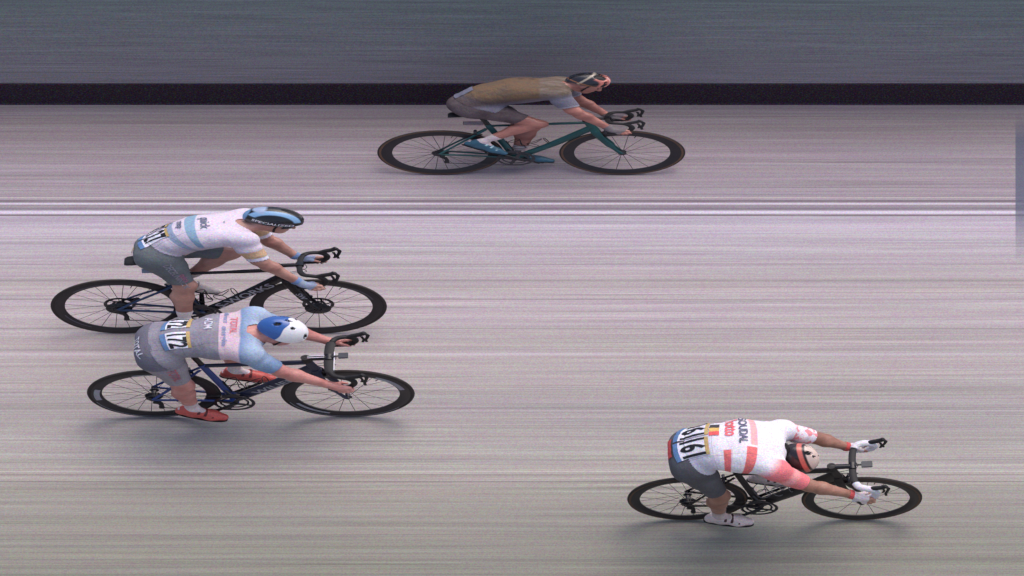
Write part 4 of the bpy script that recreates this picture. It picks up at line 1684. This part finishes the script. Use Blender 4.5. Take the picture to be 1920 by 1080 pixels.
skin4 = skin_mat('skin_brown_tan', (182, 132, 112), (150, 104, 88))
cfg4 = dict(
    skin=skin4, eye=EYE, jersey=fabric('jersey_white_red', j4),
    shorts=fabric('shorts_dark_grey', lambda t: t.mix(t.step(t.noise(t.coord(), 6, 3), .3, .7), srgb(84, 82, 86), srgb(104, 102, 108))),
    sockm=simple('sock_cream', (206, 186, 182), .8), shoe=simple('shoe_cream', (222, 200, 196), .35), strap=simple('strap_black_red', (70, 34, 36), .5),
    short=.84, sleeve=.82, tr=.130, tw=1.52, hem=.30, collar=-.03, hair=simple('hair_dark', (28, 22, 24), .7), helm_tilt=0,
    glove=simple('glove_white', (222, 206, 206), .7), cuff=simple('glove_red_cuff', (206, 84, 84), .7),
    helmet=dict(hs=1.07, dims=(.128, .140, .098, .112),
                vents=[(.035, .055, -.03, .006), (.035, .055, .03, .006), (-.01, .01, 0, .006), (-.06, -.035, .035, .007), (-.06, -.035, -.035, .007), (.07, .10, .02, .012), (.07, .10, -.03, .012),
                       (-.11, -.07, .03, .012), (-.11, -.07, -.03, .012)],
                mat=helmet_mat('helmet_cream_red', h4)),
    bibs=[('161', .62, .36, .078, .056), ('161', .62, -.70, .078, .056)],
    words=[('SOUDAL', 2.02, -.38, .046, .92, simple('ink_slate', (92, 92, 112), .7)), ('lotto', 1.68, -.55, .060, .95, simple('ink_red_bright', (236, 104, 112), .7))],
    patches=[(-.02, .0, .085, .018, simple('print_red', (206, 80, 80), .7)),
             (1.22, -.78, .020, .024, simple('print_charcoal', (66, 62, 66), .7)), (1.22, -.52, .020, .024, simple('print_yellow', (226, 184, 108), .7)),
             (1.22, -.28, .020, .024, simple('print_flag_red', (232, 92, 92), .7))])
J4 = dict(spine=[(.005, 0, 1.085), (.12, 0, 1.165), (.26, 0, 1.175), (.39, 0, 1.14)],
          shR=(.455, -.19, 1.145), shL=(.50, .175, 1.11), elR=(.645, -.225, .965), elL=(.70, .21, .93), wrR=(.885, -.205, .790), wrL=(.875, .205, .80),
          hipR=(.005, -.10, 1.045), hipL=(.005, .10, 1.045), knR=(.165, -.15, .665), knL=(.40, .11, .90),
          ballR=(.285, -.118, .190), ballL=(.525, .118, .412), fdR=(.97, 0, -.20), fdL=(.97, 0, -.18),
          head=(.562, -.015, .985), face=(.30, -.10, -.95), crown=(.93, .02, .35))

RIDERS = [
    (1, 'cyclist in a mustard jersey and black and coral helmet, riding nearest the barrier', J1, cfg1),
    (2, 'cyclist in a pale lilac jersey with number 27 and a black and light blue helmet', J2, cfg2),
    (3, 'cyclist in a grey and sky blue skinsuit numbered 172 with red shoes', J3, cfg3),
    (4, 'cyclist in a white and red jersey with number 161, head bowed, nearest at lower right', J4, cfg4)]
for i, lab, J, cf in RIDERS:
    place(build_rider(lab, J, cf, i * 11), i)

BIKES = [
    (1, 'teal road bicycle ridden by the mustard-jersey cyclist next to the barrier', dict(
        frame=simple('teal_paint', (24, 72, 72), .35), frame2=simple('teal_paint_light', (36, 80, 80), .35), wall=M_TAN, rim_depth=.060,
        crank=R(135), foot_dir=((.80, -.60), (.97, -.22)), plate=simple('plate_rose_grey', (120, 92, 98), .5), rot_f=.12, spokes_f=18, tube=.9)),
    (2, 'black road bicycle with white downtube lettering and disc brakes under the lilac-jersey cyclist', dict(
        frame=M_CARBON, frame2=simple('blue_black_paint', (34, 56, 92), .3), disc=True, rim_depth=.050,
        crank=R(-90), foot_dir=((.90, -.43), (.92, -.38)), plate=simple('plate_pale_blue', (150, 160, 190), .5),
        word=('S-WORKS', .050, M_GREYP, .52, 1.25), fork_word=[('SW', .03, M_GREYP, .4, 1.2)], rim_marks_f=[(20, 60, .285, .292, M_DIM), (200, 240, .285, .292, M_DIM)], rim_marks_r=[(100, 140, .285, .292, M_DIM), (200, 240, .285, .292, M_DIM)], rot_f=.3, low_stays=True)),
    (3, 'dark blue road bicycle with white stem stripes under the number 172 cyclist', dict(
        frame=simple('dark_blue_paint', (30, 34, 62), .3), frame2=simple('blue_paint', (44, 66, 130), .3), rim_depth=.055, stem_line=True, bar_line=True,
        crank=R(180 + 41), foot_dir=((.92, -.38), (.97, -.20)), tube=1.2, word=('WILIER', .044, M_GREYP, .50, 1.5), computer=.05, bar_flat=1.7,
        rim_marks_f=[(200, 325, .313, .316, M_GREYP), (15, 60, .275, .300, M_GREYP), (205, 250, .275, .292, M_GREYP)],
        rim_marks_r=[(165, 195, .275, .305, M_GREYP), (60, 110, .282, .296, M_GREYP), (200, 300, .313, .316, M_GREYP)], rot_f=.5)),
    (4, 'black road bicycle with white bar tape and square computer under the number 161 cyclist', dict(
        frame=simple('black_paint_soft', (30, 24, 28), .4), wall=M_TAN, rim_depth=.050, tape=simple('white_bar_tape', (226, 220, 226), .6), tape_from=12, tape_r=.023,
        crank=R(180 + 41), foot_dir=((.97, -.20), (.97, -.18)), computer=.062, bar_flat=1.4, spokes_f=16, rot_f=.07, tube=1.5, cage=simple('cage_grey', (90, 86, 90), .4))),
]
for i, lab, cf in BIKES:
    place(build_bike(i, lab, cf), i)
